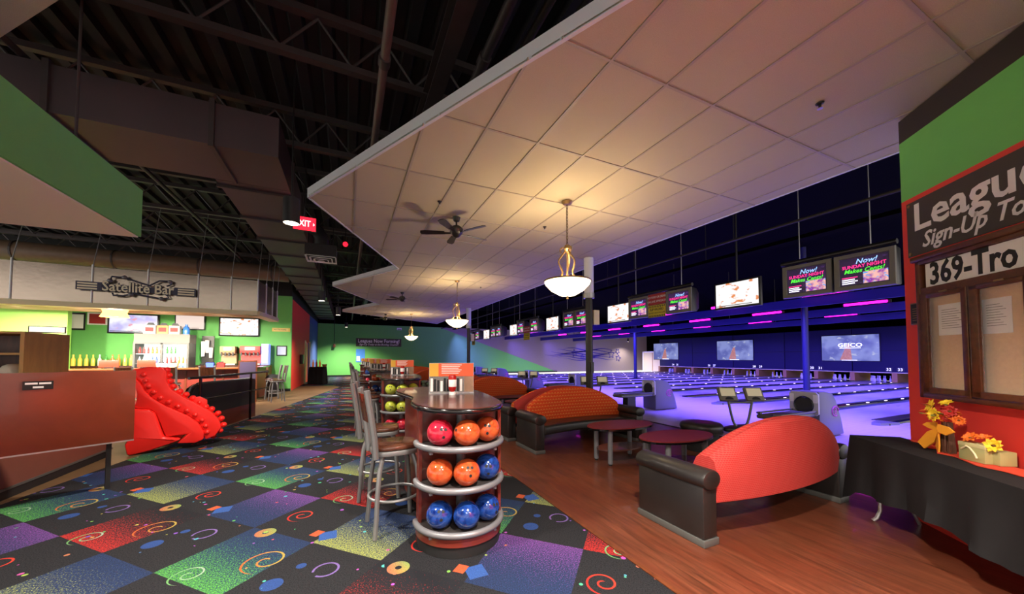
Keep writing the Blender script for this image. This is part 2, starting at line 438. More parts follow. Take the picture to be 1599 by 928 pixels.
# ---- left side: bar back wall, red passage wall, blue wall
struct(MB().box(-13, -2.37, 19.3, 19.5, 0, 4.4).build('wall_bar', M_green), 'green back wall of the bar')
struct(MB().box(-13, -2.37, 19.3, 19.5, 4.4, 6.2).build('wall_bar_upper', M_black))
def vwall(name, p, q, z0, z1, m, th=.15, label=None):
    dx, dy = q[0]-p[0], q[1]-p[1]; L = sqrt(dx*dx+dy*dy); nx, ny = -dy/L*th, dx/L*th
    return struct(MB().prism([p, q, (q[0]+nx, q[1]+ny), (p[0]+nx, p[1]+ny)], z0, z1).build(name, m), label)
vwall('wall_passage', (-2.37, 19.5), (-2.30, 24.2), 0, 4.3, M_red, label='red side wall of the passage')
vwall('wall_passage_upper', (-2.37, 19.5), (-2.15, 32), 4.3, 6.2, M_black)
vwall('wall_passage_side', (-2.26, 26.6), (-2.15, 32), 0, 4.3, M_blue, label='blue side wall at the end of the passage')
vwall('wall_passage_lintel', (-2.30, 24.2), (-2.26, 26.6), 2.5, 4.3, M_red)
dr = struct(vwall('door_1', (-2.34, 24.26), (-2.31, 26.54), 0, 2.46, mat('orange_red_door', (240, 84, 56), .4), .06), 'orange red door in the passage')
MB().box(-2.28, -2.22, 24.12, 24.26, 0, 2.55).build('door_frame', M_cream, dr); MB().box(-2.26, -2.2, 26.54, 26.66, 0, 2.55).build('door_frame', M_cream, dr)
MB().box(-2.31, -2.22, 24.4, 24.5, 1.0, 1.06).build('door_handle', M_steel, dr)
struct(MB().box(-13, -2.36, 19.27, 19.3, 0, .12).build('baseboard_bar', M_black)); struct(MB().box(-2.15, 1.98, 31.96, 32, 0, .12).build('baseboard_far', M_black))
struct(MB().box(2.1, 20, 31.94, 31.98, .004, .12).build('baseboard_lane', M_black))
# ---- red wall block on the right
WA = Vector((5.04, 1.56, 0)); TH = atan2(-.775, -.632); WD = Vector((cos(TH), sin(TH), 0)); WN = Vector((sin(TH), -cos(TH), 0))
def wp(s, off=0, z=0): return WA + WD*s + WN*off + Vector((0, 0, z))
def rwall(name, z0, z1, m, label=None):
    p = [wp(0)[:2], wp(5.6)[:2], wp(5.6, -.3)[:2], wp(0, -.3)[:2]]
    return struct(MB().prism([tuple(q) for q in p], z0, z1).build(name, m), label)
rwall('wall_right', 0, 3.12, M_red, 'red lower wall of the notice corner'); rwall('wall_right_middle', 3.12, 3.72, M_green, 'green band of the notice corner wall')
rwall('wall_right_upper', 3.72, 3.95, mat('dark_brown_band', (44, 36, 32), .7))
# ---- upper black deck with corrugation, joists
prof = []; x = -13.0
while x < 6.2: prof += [(x, 6.0), (x+.14, 6.0), (x+.18, 6.09), (x+.32, 6.09)]; x += .36
cd = struct(MB().loft([[(a, -4, b) for a, b in prof], [(a, 32, b) for a, b in prof]], closed=False, cap=False).build('ceiling_upper', M_deck), 'black corrugated steel roof deck high above')
struct(MB().box(6.2, 33, -4, 32, 6.0, 6.1).build('ceiling_lanes', mat('dark_blue_black', (5, 5, 9), .95, spec=.02)))
jm = MB()
jm.box(-13, 6.2, -.05, .05, 5.86, 5.95); jm.box(-13, 6.2, -.05, .05, 5.28, 5.36)
x = -12.8
while x < 6: jm.cyl((x, 0, 5.36), (x+.4, 0, 5.86), .018, 5); jm.cyl((x+.4, 0, 5.86), (x+.8, 0, 5.36), .018, 5); x += .8
jme = jm.mesh('joist', M_joist)
for k in range(14): link('joist', jme, cd, (0, .6 + 2.2*k, 0))
gm = MB(); gm.box(-.09, .09, -4, 32, 5.0, 5.02); gm.box(-.09, .09, -4, 32, 5.3, 5.32); gm.box(-.012, .012, -4, 32, 5.02, 5.3)
gme = gm.mesh('girder', M_joist)
for gx in (1.0, 3.2): link('girder', gme, cd, (gx, 0, 0))
# ---- lowered white ceiling, tile by tile
ZC = 3.96
poly = [(5.82, -3.2), (5.82, 25.4), (-.27, 20.7), (1.27, 17.2), (-.49, 13.35), (1.21, 9.97), (-.58, 6.05), (3.15, -1.1), (3.15, -3.2)]
poly = poly[::-1] if sum(poly[i][0]*poly[(i+1) % 9][1]-poly[(i+1) % 9][0]*poly[i][1] for i in range(9)) < 0 else poly
ce = struct(MB().prism(poly, ZC + .022, 4.10).build('ceiling', M_fascia), 'lowered white tile ceiling with a zigzag edge')
def clip(P, ax, v, keep):
    R = []
    for i in range(len(P)):
        a, b = P[i], P[(i+1) % len(P)]; ia = (a[ax]-v)*keep >= 0; ib = (b[ax]-v)*keep >= 0
        if ia: R.append(a)
        if ia != ib:
            t = (v-a[ax])/(b[ax]-a[ax]); R.append((a[0]+(b[0]-a[0])*t, a[1]+(b[1]-a[1])*t))
    return R
ring = []
for i in range(9):
    a, b = Vector(poly[i]), Vector(poly[(i+1) % 9]); d = (b-a).normalized(); n = Vector((-d.y, d.x))
    ring.append((a, b, n))
edge = MB()
for a, b, n in ring: edge.prism([tuple(a), tuple(b), tuple(b + n*.03), tuple(a + n*.03)], ZC - .004, ZC + .022)
edge.build('edge_trim', M_fascia, ce)
X0, Y0, TW, TL = .07, .98, .61, 1.22
full = {}
for i in range(-2, 10):
    for j in range(-4, 21):
        x0, y0 = X0 + i*TW + .013, Y0 + j*TL + .013; x1, y1 = x0 + TW - .026, y0 + TL - .026
        P = clip(clip(clip(clip(poly, 0, x0, 1), 0, x1, -1), 1, y0, 1), 1, y1, -1)
        if len(P) < 3: continue
        ar = abs(sum(P[k][0]*P[(k+1) % len(P)][1]-P[(k+1) % len(P)][0]*P[k][1] for k in range(len(P))))/2
        if ar < .02: continue
        if ar > (TW-.026)*(TL-.026)*.999:
            if 'm' not in full: full['m'] = MB().box(0, TW-.026, 0, TL-.026, 0, .014).mesh('ceiling_tile', M_ceil)
            link('ceiling_tile', full['m'], ce, (x0, y0, ZC + .006))
        else:
            Q = [(p[0]-x0, p[1]-y0) for p in P]; R = []
            for q in Q:
                if not R or (abs(q[0]-R[-1][0]) + abs(q[1]-R[-1][1])) > 1e-4: R.append(q)
            MB().prism(R, 0, .014).build('ceiling_tile', M_ceil, ce, loc=(x0, y0, ZC + .006))
def inside_iv(ax, v):
    out = []
    for i in range(9):
        a, b = poly[i], poly[(i+1) % 9]
        if (a[ax]-v)*(b[ax]-v) < 0: t = (v-a[ax])/(b[ax]-a[ax]); out.append(a[1-ax] + (b[1-ax]-a[1-ax])*t)
    out.sort(); return list(zip(out[::2], out[1::2]))
for i in range(-1, 11):
    g = X0 + i*TW; mb = MB()
    for p, q in inside_iv(0, g): mb.box(g-.012, g+.012, p, q, ZC - .003, ZC + .02)
    if mb.v: mb.build('ceiling_runner', M_tbar, ce)
for j in range(-3, 21):
    g = Y0 + j*TL; mb = MB()
    for p, q in inside_iv(1, g): mb.box(p, q, g-.012, g+.012, ZC - .002, ZC + .02)
    if mb.v: mb.build('ceiling_runner', M_tbar, ce)
struct(MB().prism([(-2.55, 4.13), (-1.75, 3.35), (1.6, .2), (.9, -3.0), (-3.2, -3.0), (-3.2, 4.5)], 4.0, 4.12).build('ceiling_side', M_ceil), 'pale lowered ceiling patch over the service side')
# ---- lane end: masking units, kickbacks
wl = struct(MB().box(32.6, 32.9, -4, 32, 0, 6.0).build('wall_lane_end', M_lend))
for k in range(NL//2):
    y0 = Y_W0 + k*4
    mk = MB().box(30.3, 30.36, y0+.02, y0+3.98, .62, 3.45).build('masking_panel', M_navy, wl, bev=.01)
    MB().box(30.27, 30.3, y0+.02, y0+3.98, 1.95, 1.98).build('panel_seam', M_black, mk); MB().box(30.26, 30.31, y0, y0+4, .58, .63).build('edge_strip', M_cream, mk)
kbm = MB().box(30.25, 32.4, -.12, .12, 0, .6).mesh('kickback', M_tan)
for k in range(NL+1): link('kickback', kbm, wl, (0, Y_W0 + k*PITCH, 0))
M_num = mat('lane_number', (235, 235, 245), emit=(230, 230, 245), es=.8)
for k in range(NL//2):
    y0 = Y_W0 + k*4 + 2
    for s, n in ((-1, 35 - 2*k), (1, 34 - 2*k)):
        p = link('number_plate', MB().box(-.16, .16, -.11, .11, 0, .02).mesh('number_plate', M_dark), wl, (30.3, y0 + s*.25, .8), (pi/2, 0, FACE_X))
        text(str(n), .24, M_num, p, 0, 0, .022)
# cream door and bright panel at the far lane corner
cdn = struct(MB().box(30.9, 31.0, 28.2, 30.8, 0, 2.1).build('door_2', M_cream), 'cream double door at the far lane corner')
MB().box(30.86, 30.9, 29.48, 29.52, .05, 2.05).build('door_gap', M_tan, cdn)
MB().box(30.85, 30.9, 28.08, 28.2, 0, 2.2).build('door_frame', M_white, cdn); MB().box(30.85, 30.9, 30.8, 30.92, 0, 2.2).build('door_frame', M_white, cdn); MB().box(30.85, 30.9, 28.08, 30.92, 2.1, 2.2).build('door_frame', M_white, cdn)

# ================================================================== LANES
ORD = ('first', 'second', 'third', 'fourth', 'fifth', 'sixth', 'seventh', 'eighth', 'ninth', 'tenth', 'eleventh', 'twelfth', 'thirteenth')
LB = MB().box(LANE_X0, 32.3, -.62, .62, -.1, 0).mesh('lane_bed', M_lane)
gp = [(.62 + .25*(1-cos(a))/2, -.075*sin(a)) for a in [pi*i/6 for i in range(7)]]
def gut(s):
    mb = MB(); r0 = [(LANE_X0, s*a, b) for a, b in gp]; r1 = [(32.3, s*a, b) for a, b in gp]
    lo = [(LANE_X0, s*gp[-1][0], -.1), (LANE_X0, s*gp[0][0], -.1)]; lo1 = [(32.3, s*gp[-1][0], -.1), (32.3, s*gp[0][0], -.1)]
    return mb.loft([r0 + lo, r1 + lo1]).mesh('gutter', M_gut, True)
GL, GR = gut(1), gut(-1)
ARRm = MB().prism([(-.1, -.03), (.1, 0), (-.1, .03)], 0, .002).mesh('aiming_arrow', M_plate)
PB = MB().lathe([(1e-4, 0), (.028, 0), (.036, .04), (.058, .115), (.045, .19), (.024, .25), (.03, .31), (.033, .34), (.02, .375), (1e-4, .385)], n=14).mesh('bowling_pin', M_pin, True)
PS = MB().lathe([(.0262, .243), (.0252, .25), (.0262, .257)], n=14).mesh('neck_stripe', M_pinr, True)
for k in range(NL):
    yc = Y_W0 + (k+.5)*PITCH
    ln = thing('bowling_lane', 'glossy bowling lane glowing blue violet, ' + ORD[k] + ' from the red notice wall', 'lane', (0, yc, 0), group='bowling lanes side by side')
    link('lane_bed', LB, ln); link('gutter', GL, ln); link('gutter', GR, ln); [link('aiming_arrow', ARRm, ln, (16.8 - abs(q)*.3, q*.15, 0)) for q in range(-3, 4)]
    for r in range(4):
        for q in range(r+1):
            p = link('bowling_pin', PB, None, (30.55 + r*.264, yc + (q - r/2)*.305, 0)); tag(p, 'white bowling pin racked at the end of the ' + ORD[k] + ' lane from the red wall', 'bowling pin', 'pins of the ' + ORD[k] + ' lane')
            link('neck_stripe', PS, p)
CAPN = MB().box(LANE_X0 - .1, 30.25, -.125, .125, -.1, .045).mesh('capping', M_capb, bev=.015)
CAPW = MB().box(LANE_X0 - .9, 30.25, -.125, .125, -.1, .045).mesh('capping', M_capb, bev=.015)
PLT = MB().box(LANE_X0 - .6, 17.5, .0, .3, .046, .056).mesh('cover_plate', M_plate)
NOSE = MB().prism([(LANE_X0 - 1.15, -.05), (LANE_X0 - .6, -.19), (LANE_X0 - .6, .19), (LANE_X0 - 1.15, .1)], 0.001, .058).mesh('nose_plate', M_silver)
DOT = MB().box(-.06, .06, -.02, .02, 0, .012).mesh('marker_light', M_dot)
for k in range(NL+1):
    wide = k % 2 == 0
    dv = thing('lane_divider', 'black lane divider with white marker lights ' + ('and grey head plates' if wide else 'and a plain head') + ', ' + ORD[k] + ' from the red wall', 'lane divider', (0, Y_W0 + k*PITCH, 0), group='wide dividers' if wide else 'plain dividers')
    link('capping', CAPW if wide else CAPN, dv)
    if wide: link('cover_plate', PLT, dv); link('nose_plate', NOSE, dv)
    [link('marker_light', DOT, dv, (12.9 + (k*.37) % 1.3 + i*1.3, -.06, .045)) for i in range(13)]
# ---- baffles with magenta tubes
UVT = MB().cyl((0, -.62, 0), (0, .62, 0), .045, 8).mesh('magenta_tube', M_uv, True)
UVH = MB().box(.03, .12, -.7, .7, -.05, .05).mesh('tube_holder', M_dark)
for r, (bx, y0) in enumerate(((14.0, 6.1), (18.0, 6.6), (22.0, 9.0))):
    b = MB().box(bx-.05, bx+.05, 1.5, 31.9, 3.26, 3.56).build('ceiling_baffle', M_navyl)
    tag(b, ('blue baffle beam nearest the foul line', 'blue baffle beam midway along the lanes', 'blue baffle beam closest to the pins')[r], 'baffle')
    for k in range(8):
        y = y0 + k*(3.25 + .25*r)
        if y > 31: break
        t = thing('blacklight_tube', ORD[k] + ' glowing magenta tube from the red wall along the ' + ('foremost', 'middle', 'rear')[r] + ' blue baffle', 'tube light', (bx - .17, y, 3.62), group=('foremost', 'middle', 'rear')[r] + ' row of magenta tubes')
        link('glass_tube', UVT, t); link('tube_holder', UVH, t)
    for y in (5, 12, 19, 26): tag(MB().cyl((bx, y, 3.56), (bx, y, 6.0), .02, 6).build('hanger_rod', M_dark), 'thin black rod holding up the ' + ('foremost', 'middle', 'rear')[r] + ' blue baffle', 'rod', 'rods of the ' + ('foremost', 'middle', 'rear')[r] + ' baffle')
# ---- blue poles on the lanes, columns of the lounge
for (px_, py_, lb) in ((16.6, 7.98, 'slim blue steel pole standing on the lane divider in front of the right screen'), (19.2, 19.95, 'slim blue steel pole standing on a lane divider before the mural')):
    t = thing('steel_pole', lb, 'pole', (px_, py_, .058)); MB().cyl((0, 0, 0), (0, 0, 5.93), .11, 14).build('shaft', M_bluepole, t, True); MB().box(-.16, .16, -.16, .16, 0, .02).build('base_plate', M_bluepole, t)
for (px_, py_, lb) in ((5.25, 6.95, 'black column with a white sleeve beside the orange sofas'), (5.35, 16.6, 'black column with a white sleeve in front of the green wall')):
    t = thing('support_column', lb, 'column', (px_, py_, 0))
    MB().cyl((0, 0, .002), (0, 0, 3.15), .085, 16).build('shaft', mat('column_black', (44, 42, 40), .35, metal=.3), t, True)
    MB().cyl((0, 0, 3.1), (0, 0, 3.955), .115, 16).build('sleeve', M_fascia, t, True)
    MB().lathe([(.1, 2.98), (.13, 2.98), (.13, 3.1), (.1, 3.1)], n=16).build('clamp', M_steel, t); MB().box(.1, .26, -.06, .06, 2.35, 2.7).build('switch_box', M_cream, t); MB().box(-.04, .04, -.12, -.08, 1.2, 1.45).build('outlet_box', M_dark, t)
# ---- lane screens on the masking wall
for y0, y1, z0, z1, lb, g in ((10.54, 13.6, 1.29, 3.06, 'large projection screen on navy masking showing a white word over an aerial street', 1), (18.2, 21.4, 1.28, 3.02, 'large projection screen in the middle of the navy masking wall', 0), (25.5, 28.7, 1.3, 3.04, 'large projection screen beside the cream door', 0)):
    t = panel('projection_screen', lb, 'screen', (30.24, (y0+y1)/2, (z0+z1)/2), FACE_X); W2, H2 = (y1-y0)/2, (z1-z0)/2
    MB().box(-W2, W2, -H2, H2, -.05, 0).build('screen_frame', M_dark, t, bev=.01)
    MB().box(-W2+.04, W2-.04, -H2+.04, H2-.04, 0, .004).build('picture', M_scrL, t)
    MB().prism([(-.5, -H2+.1), (.15, -H2+.1), (.06, .25), (-.1, .25)], .004, .007).build('picture_road', screen('road_print', blotch((.30, .12, .10), (.35, .16, .14), (.22, .10, .12), 6), .8), t)
    MB().box(-.4, .4, -H2+.06, -H2+.1, .007, .01).build('caption_bar', M_wprint, t)
    if g: text('GEICO', .34, M_wprint, t, .05, .18, .008, bold=.02, wide=1.25); MB().box(-.5, .6, -.02, .02, .008, .011).build('caption_bar', M_wprint, t)
# red warning lamp by the cream door
t = thing('warning_lamp', 'round red warning lamp glowing on black wall by the cream door', 'lamp', (32.45, 30.2, 2.75)); MB().ball((-.05, 0, 0), .2, 14, 10, (.6, 1, 1)).build('lens', M_exit, t, True); MB().box(0, .1, -.2, .2, -.2, .2).build('base', M_dark, t)
# ---- dark housing added above the unseen front lane light
bt = thing('added_light_housing', 'long black housing added over the unseen lane light behind the overhead monitors', 'added light housing', (8.75, 16.45, 4.06)); MB().box(-.14, .14, -15, 15, 0, .08).build('housing', M_lend, bt)
for y in range(-14, 15, 4): MB().cyl((0, y, .08), (0, y, 1.938), .008, 5).build('drop_rod', M_black, bt)
# ---- overhead monitors above the approach
XM = 8.0
def promo(p, w, h):
    MB().box(-w, w, -h, h, 0, .004).build('picture', M_scrA, p)
    MB().box(-.02*w, w*.96, -h*.95, -h*.12, .004, .007).build('picture_crowd', M_crowd, p)
    text('Now!', h*.5, M_cyan, p, .1*w, h*.68, .006, bold=.01, shear=.3); text('SUNDAY NIGHT', h*.33, M_pink, p, 0, h*.34, .009, bold=.02, wide=.86*w/h/1.15)
    text('Makes Cents!', h*.42, M_lime, p, 0, 0.02*h, .012, bold=.012, shear=.3, wide=.82*w/h/1.15)
    for i in range(4): MB().box(-w*.92, -w*(.25 + .12*(i % 2)), -h*(.42 + .14*i) - h*.035, -h*(.42 + .14*i) + h*.035, .007, .009).build('caption_bar', M_wprint if i else M_pink, p)
def score_monitor(y, lb, grp):
    t = panel('overhead_monitor', lb, 'monitor', (XM, y, 3.06), FACE_X, grp)
    MB().loft([[(-.405, -.32, 0), (.405, -.32, 0), (.405, .32, 0), (-.405, .32, 0)], [(-.39, -.3, -.2), (.39, -.3, -.2), (.39, .3, -.2), (-.39, .3, -.2)], [(-.28, -.2, -.42), (.28, -.2, -.42), (.28, .22, -.42), (-.28, .22, -.42)]]).build('housing', M_dark, t, bev=.015)
    MB().loft([[(-.405, -.32, 0), (.405, -.32, 0), (.405, .32, 0), (-.405, .32, 0)], [(-.395, -.31, .03), (.395, -.31, .03), (.395, .31, .03), (-.395, .31, .03)], [(-.33, -.25, .03), (.33, -.25, .03), (.33, .25, .03), (-.33, .25, .03)], [(-.32, -.24, .004), (.32, -.24, .004), (.32, .24, .004), (-.32, .24, .004)]], cap=False).build('bezel', M_bezel, t)
    sc_ = MB().box(-.335, .335, -.255, .255, -.004, .004).build('screen', M_dark, t); sc_.location.z = .004
    promo(sc_, .318, .238)
    return t
first = None; rods = MB()
for k in range(6):
    yc = 3.38 + 4.05*k; spread = .42 if k % 2 == 0 else .72; grp = 'overhead scoring monitors above the lane approaches'
    for s in (1, -1):
        lab = 'grey promotion monitor on the ' + ('mural' if s > 0 else 'red wall') + ' side of the ' + ORD[k] + ' monitor pair'
        g2 = ('edge to edge monitors' if k % 2 == 0 else 'monitors flanking the hazard signs')
        if first is None: first = score_monitor(yc + s*spread, lab, g2)
        else: dup(first, (XM, yc + s*spread, 3.06), None, lab, group=g2)
    hb = thing('monitor_hanger', 'black hanging bar with drop rods above the ' + ORD[k] + ' monitor pair from the red wall', 'hanger', (XM, yc, 3.44), group='hanging bars of the overhead monitors')
    MB().cyl((0, -spread-.42, 0), (0, spread+.42, 0), .045, 10).build('bar', M_dark, hb, True)
    for s in (-1, 1): MB().cyl((0, s*(spread+.1), 0), (0, s*(spread+.1), 2.55), .008, 6).build('drop_rod', M_steel, hb)
    if k % 2:
        t = panel('hazard_sign', 'red and yellow hazard sign between the monitors of the ' + ORD[k] + ' pair', 'sign', (XM - .02, yc, 3.06), FACE_X, 'hazard signs between the monitors')
        dz = 0 if k == 1 else -.3
        MB().box(-.31, .31, .01 + dz, .32 + dz, 0, .012).build('red_board', M_sred, t); MB().box(-.31, .31, -.35 + dz, -.005 + dz, 0, .012).build('yellow_board', M_yel, t)
        text('NO FOOD OR DRINK', .085, M_print, t, 0, .22 + dz, .013, wide=.8); text('ON LANE APPROACH', .085, M_print, t, 0, .10 + dz, .013, wide=.78)
        text('SLIP HAZARD', .1, M_ink, t, 0, -.13 + dz, .013, bold=.01, wide=.8); text('DO NOT CROSS FOUL LINE', .06, M_ink, t, 0, -.23 + dz, .013, wide=.78)
        for e in (-.045, -.315):
            for q in range(10): MB().prism([(-.3+q*.06, e-.025+dz), (-.27+q*.06, e-.025+dz), (-.24+q*.06, e+.025+dz), (-.27+q*.06, e+.025+dz)], .012, .014).build('hazard_stripe', M_ink, t)
    if k < 5:
        y2 = yc + 1.85 if k % 2 == 0 else yc + 1.75
        t = panel('overhead_television', 'slim black television with a bright picture hung after the ' + ORD[k] + ' monitor pair', 'television', (XM + .1, y2, 3.02), FACE_X, 'televisions between the monitor pairs')
        MB().box(-.53, .53, -.32, .32, -.08, 0).build('housing', M_dark, t, bev=.01); MB().box(-.49, .49, -.27, .28, 0, .004).build('screen', M_scrB, t); MB().cyl((0, .32, -.04), (0, 2.98, -.04), .02, 8).build('mount_pole', M_dark, t)
        MB().box(-.49, .35, -.25, -.235, .004, .006).build('caption_bar', M_dark, t)
for zz, xx, rr, lb in ((4.15, 7.7, .03, 'grey conduit pipe running above the overhead monitors'), (4.75, 7.3, .025, 'thin brown pipe running just past the lowered ceiling edge')):
    tag(MB().cyl((xx, -3, zz), (xx, 31.9, zz), rr, 8).build('conduit_pipe', mat('conduit_dark', (36, 31, 28), .6), None, True), lb, 'pipe')
    for k in range(11): tag(MB().cyl((xx, -1 + k*3, zz), (xx, -1 + k*3, 6.0), .008, 5).build('pipe_hanger', M_dark), 'thin rod hanging the ' + ('grey conduit' if rr >= .03 else 'thin brown pipe') + ' from the roof', 'rod', 'rods of the ' + ('grey conduit' if rr >= .03 else 'brown pipe'))

# ================================================================== APPROACH FURNITURE
def ball_return(y, lb):
    t = thing('ball_return', lb, 'ball return', (8.5, y, 0), group='ball returns on the approach')
    side = [(-.28, .02), (.62, .02), (.52, .35), (.34, .72), (.2, .86), (-.05, .9), (-.28, .9)]
    MB().prism(side, -.25, .25, lambda x, yy, z: (x, z, yy)).build('hood', M_hood, t, bev=.03)
    mb = MB()
    N = 20; oc = [(.245*max(-1, min(1, 1.42*cos(2*pi*i/N))), .66 + .225*max(-1, min(1, 1.42*sin(2*pi*i/N)))) for i in range(N)]; ic = [(.15*cos(2*pi*i/N), .63 + .15*sin(2*pi*i/N)) for i in range(N)]
    mb.loft([[(-.31, a, b) for a, b in ic], [(-.31, a, b) for a, b in oc], [(-.27, a, b) for a, b in oc]], cap=False).build('hood_face', M_hoodl, t)
    MB().lathe([(1e-4, 0), (.15, 0), (.155, .02)], n=20).xf(Matrix.Translation((-.285, 0, .63)) @ Matrix.Rotation(-pi/2, 4, 'Y')).build('ball_opening', M_black, t)
    MB().lathe([(.145, 0), (.16, .02), (.175, 0)], n=20).xf(Matrix.Translation((-.31, 0, .63)) @ Matrix.Rotation(-pi/2, 4, 'Y')).build('opening_rim', M_dark, t, True)
    for s in (-1, 1): MB().box(-.318, -.31, s*.2-.035, s*.2+.035, .68, .84).build('sticker', M_white, t)
    MB().box(-1.5, -.3, -.2, .2, .42, .5).build('ball_tray', M_silver, t, bev=.03); MB().box(-1.2, -.9, -.1, .1, .002, .42).build('tray_leg', M_dark, t)
    for s in (-1, 1): MB().tube([(-.3, s*.2, .52), (-1.45, s*.2, .52), (-1.5, s*.1, .52)], .02, 8).build('tray_rail', M_silver, t, True)
    q = link('emblem', MB().tube([(.12*cos(a), .12*sin(a)*.8, 0) for a in [i*pi/6 for i in range(11)]], .014, 5).mesh('emblem', mat('emblem_pink', (190, 80, 150), .5)), t, (.28, -.252, .5), (pi/2, 0, 0))
    text('B', .18, mat('emblem_pink'), q, 0, 0, .003)
    return t
br = None
for k in range(6):
    y = Y_W0 + .05 + 4*k
    if br is None: br = ball_return(y, 'grey ball return hood on the approach, first from the red notice wall')
    else: dup(br, (8.5, y, 0), None, 'grey ball return hood on the approach, ' + ORD[k] + ' from the red notice wall')
def console(x, y):
    t = thing('score_console', 'twin screen score console on silver posts, first from the red notice wall', 'score console', (x, y, 0), group='score consoles')
    MB().lathe([(.30, .002), (.30, .03), (.06, .06), (.05, .30)], n=20).build('pedestal', M_dark, t, True)
    MB().prism([(.42*cos(a), .16*sin(a)) for a in [2*pi*i/20 for i in range(20)]], .30, .36).build('shelf', M_dark, t, bev=.02)
    a = radians(-28)
    for s in (-1, 1):
        ux, uy = cos(a), sin(a)
        MB().tube([(s*ux*(.08 + .13*(i/8)**.6), s*uy*(.08 + .13*(i/8)**.6), .36 + .5*i/8) for i in range(9)], .022, 8).build('post', M_silver, t, True)
        sc_ = link('console_screen', MB().box(-.15, .15, -.125, .125, -.06, 0).mesh('console_screen', M_bezel, bev=.015), t, (s*ux*.225, s*uy*.225 - .02, .93), (radians(62), 0, a))
        MB().box(-.12, .12, -.045, .1, 0, .004).build('display', mat('console_display', (188, 178, 150), emit=(180, 170, 140), es=.25), sc_)
        MB().prism([(.07*cos(q), -.112 + .055*sin(q)) for q in [pi*i/10 for i in range(11)]], 0, .006).build('keypad', M_dark, sc_)
    MB().tube([(-.2*cos(a), -.2*sin(a), .77), (.2*cos(a), .2*sin(a), .77)], .014, 8).build('crossbar', M_silver, t, True)
    return t
c0 = console(6.27, 4.02)
for k in range(1, 6): dup(c0, (6.2, 4.02 + 4*k, 0), None, 'twin screen score console on silver posts, ' + ORD[k] + ' from the red notice wall')
t = thing('round_ottoman', 'round black leather ottoman at the edge of the approach', 'ottoman', (5.52, 4.22, 0.002))
MB().lathe([(.27, 0), (.27, .27), (.29, .28)], n=28).build('base', M_black, t, True); MB().lathe([(1e-4, .46), (.2, .465), (.3, .45), (.33, .42), (.335, .38), (.32, .33), (.335, .32), (.33, .29), (.28, .28)], n=28).build('cushion', M_leather, t, True)

# ================================================================== LOUNGE
def sofa(loc, rz, label, group=None):
    t = thing('curved_sofa', label, 'sofa', loc, rz, group)
    def sec(xx, inner):
        b = .11*(1 - (xx/.98)**2); k = max(0, 1 - (abs(xx)/1.0)**2.4); zt = .70 + .30*k
        if inner: pts = [(.14, .40), (.20, .42), (.27, .42), (.27, zt - .01), (.23, zt), (.17, zt - .03), (.13, zt - .12), (.11, .5)]
        else: pts = [(.268, .33), (.30, .31), (.35, .34), (.37, .5), (.37, zt - .12), (.345, zt - .03), (.30, zt + .003), (.268, zt - .005)]
        return [(xx, y + b, z) for y, z in pts]
    xs = [-.985 + 1.97*i/28 for i in range(29)]
    MB().loft([sec(v, 1) for v in xs]).build('backrest', M_orange, t, True)
    MB().loft([sec(v, 0) for v in xs]).build('back_panel', M_redfab, t, True)
    fr = [(v, -.36 + .16*(1 - (v/.98)**2)) for v in [-.98 + 1.96*i/20 for i in range(21)]]
    bk = [(v, .14 + .11*(1 - (v/.98)**2)) for v in [.98 - 1.96*i/20 for i in range(21)]]
    MB().prism(fr + bk, .28, .44).build('seat', M_leather, t, bev=.045, seg=3)
    MB().box(-.98, .98, .10, .16, .22, .30).build('seat_rail', M_black, t)
    for s in (-1, 1):
        a = MB().box(min(s*.985, s*1.15), max(s*.985, s*1.15), -.36, .36, .06, .50).build('arm', M_leather, t, bev=.012)
        MB().prism([(s*1.065 + .112*cos(q)*(1 if abs(cos(q)) < .8 else 1), .545 + .085*sin(q)) for q in [2*pi*i/18 for i in range(18)]], -.385, .385, lambda x, y, z: (x, z, y)).build('arm_pad', M_leather, a, bev=.025)
        MB().box(min(s*.975, s*1.16), max(s*.975, s*1.16), -.37, .37, .002, .06).build('kick_plate', M_kick, a, bev=.006)
    return t
s0 = sofa((3.83, 2.40, 0), pi, 'curved sofa turning its red woven back, beside the black draped table')
s1 = dup(s0, (3.92, 5.44, 0), 0, 'curved orange sofa with black leather seat facing the oval coffee tables')
dup(s1, (3.88, 6.44, 0), pi, 'curved orange sofa standing back to back behind the one facing the coffee tables')
for k in range(1, 6):
    y = 5.44 + 4.0*k
    dup(s1, (3.95, y, 0), 0, 'curved orange sofa facing the coffee tables of the ' + ORD[k] + ' lounge bay', group='sofas in the farther lounge bays'); dup(s1, (3.95, y + 1.0, 0), pi, 'curved orange sofa back to back behind the ' + ORD[k] + ' lounge bay', group='sofas in the farther lounge bays')
for c in s0.children:
    if c.name.startswith('backrest'): c.data = c.data.copy(); c.data.materials[0] = M_redfab
def coffee(loc, label, group=None):
    t = thing('coffee_table', label, 'coffee table', loc, 0, group)
    ov = lambda a, b, n=40: [(a*cos(2*pi*i/n), b*sin(2*pi*i/n)) for i in range(n)]
    tp = MB().prism(ov(.57, .31), .535, .55).build('tabletop', M_burg, t); MB().prism(ov(.575, .315), .51, .534).build('edge_band', M_edge, tp)
    MB().prism(ov(.42, .21), .2, .22).build('lower_shelf', M_top, t)
    for x, y in ((-.33, -.16), (.33, -.16), (.33, .16), (-.33, .16)):
        l = MB().cyl((x, y, .03), (x, y, .51), .035, 14).build('leg', M_silver, t, True); MB().cyl((x, y, .002), (x, y, .03), .022, 10).build('foot', M_black, l)
    return t
ct = coffee((3.80, 4.28, 0), 'oval burgundy coffee table in front of the orange sofa')
dup(ct, (3.92, 3.36, 0), 0, 'oval burgundy coffee table behind the red backed sofa')
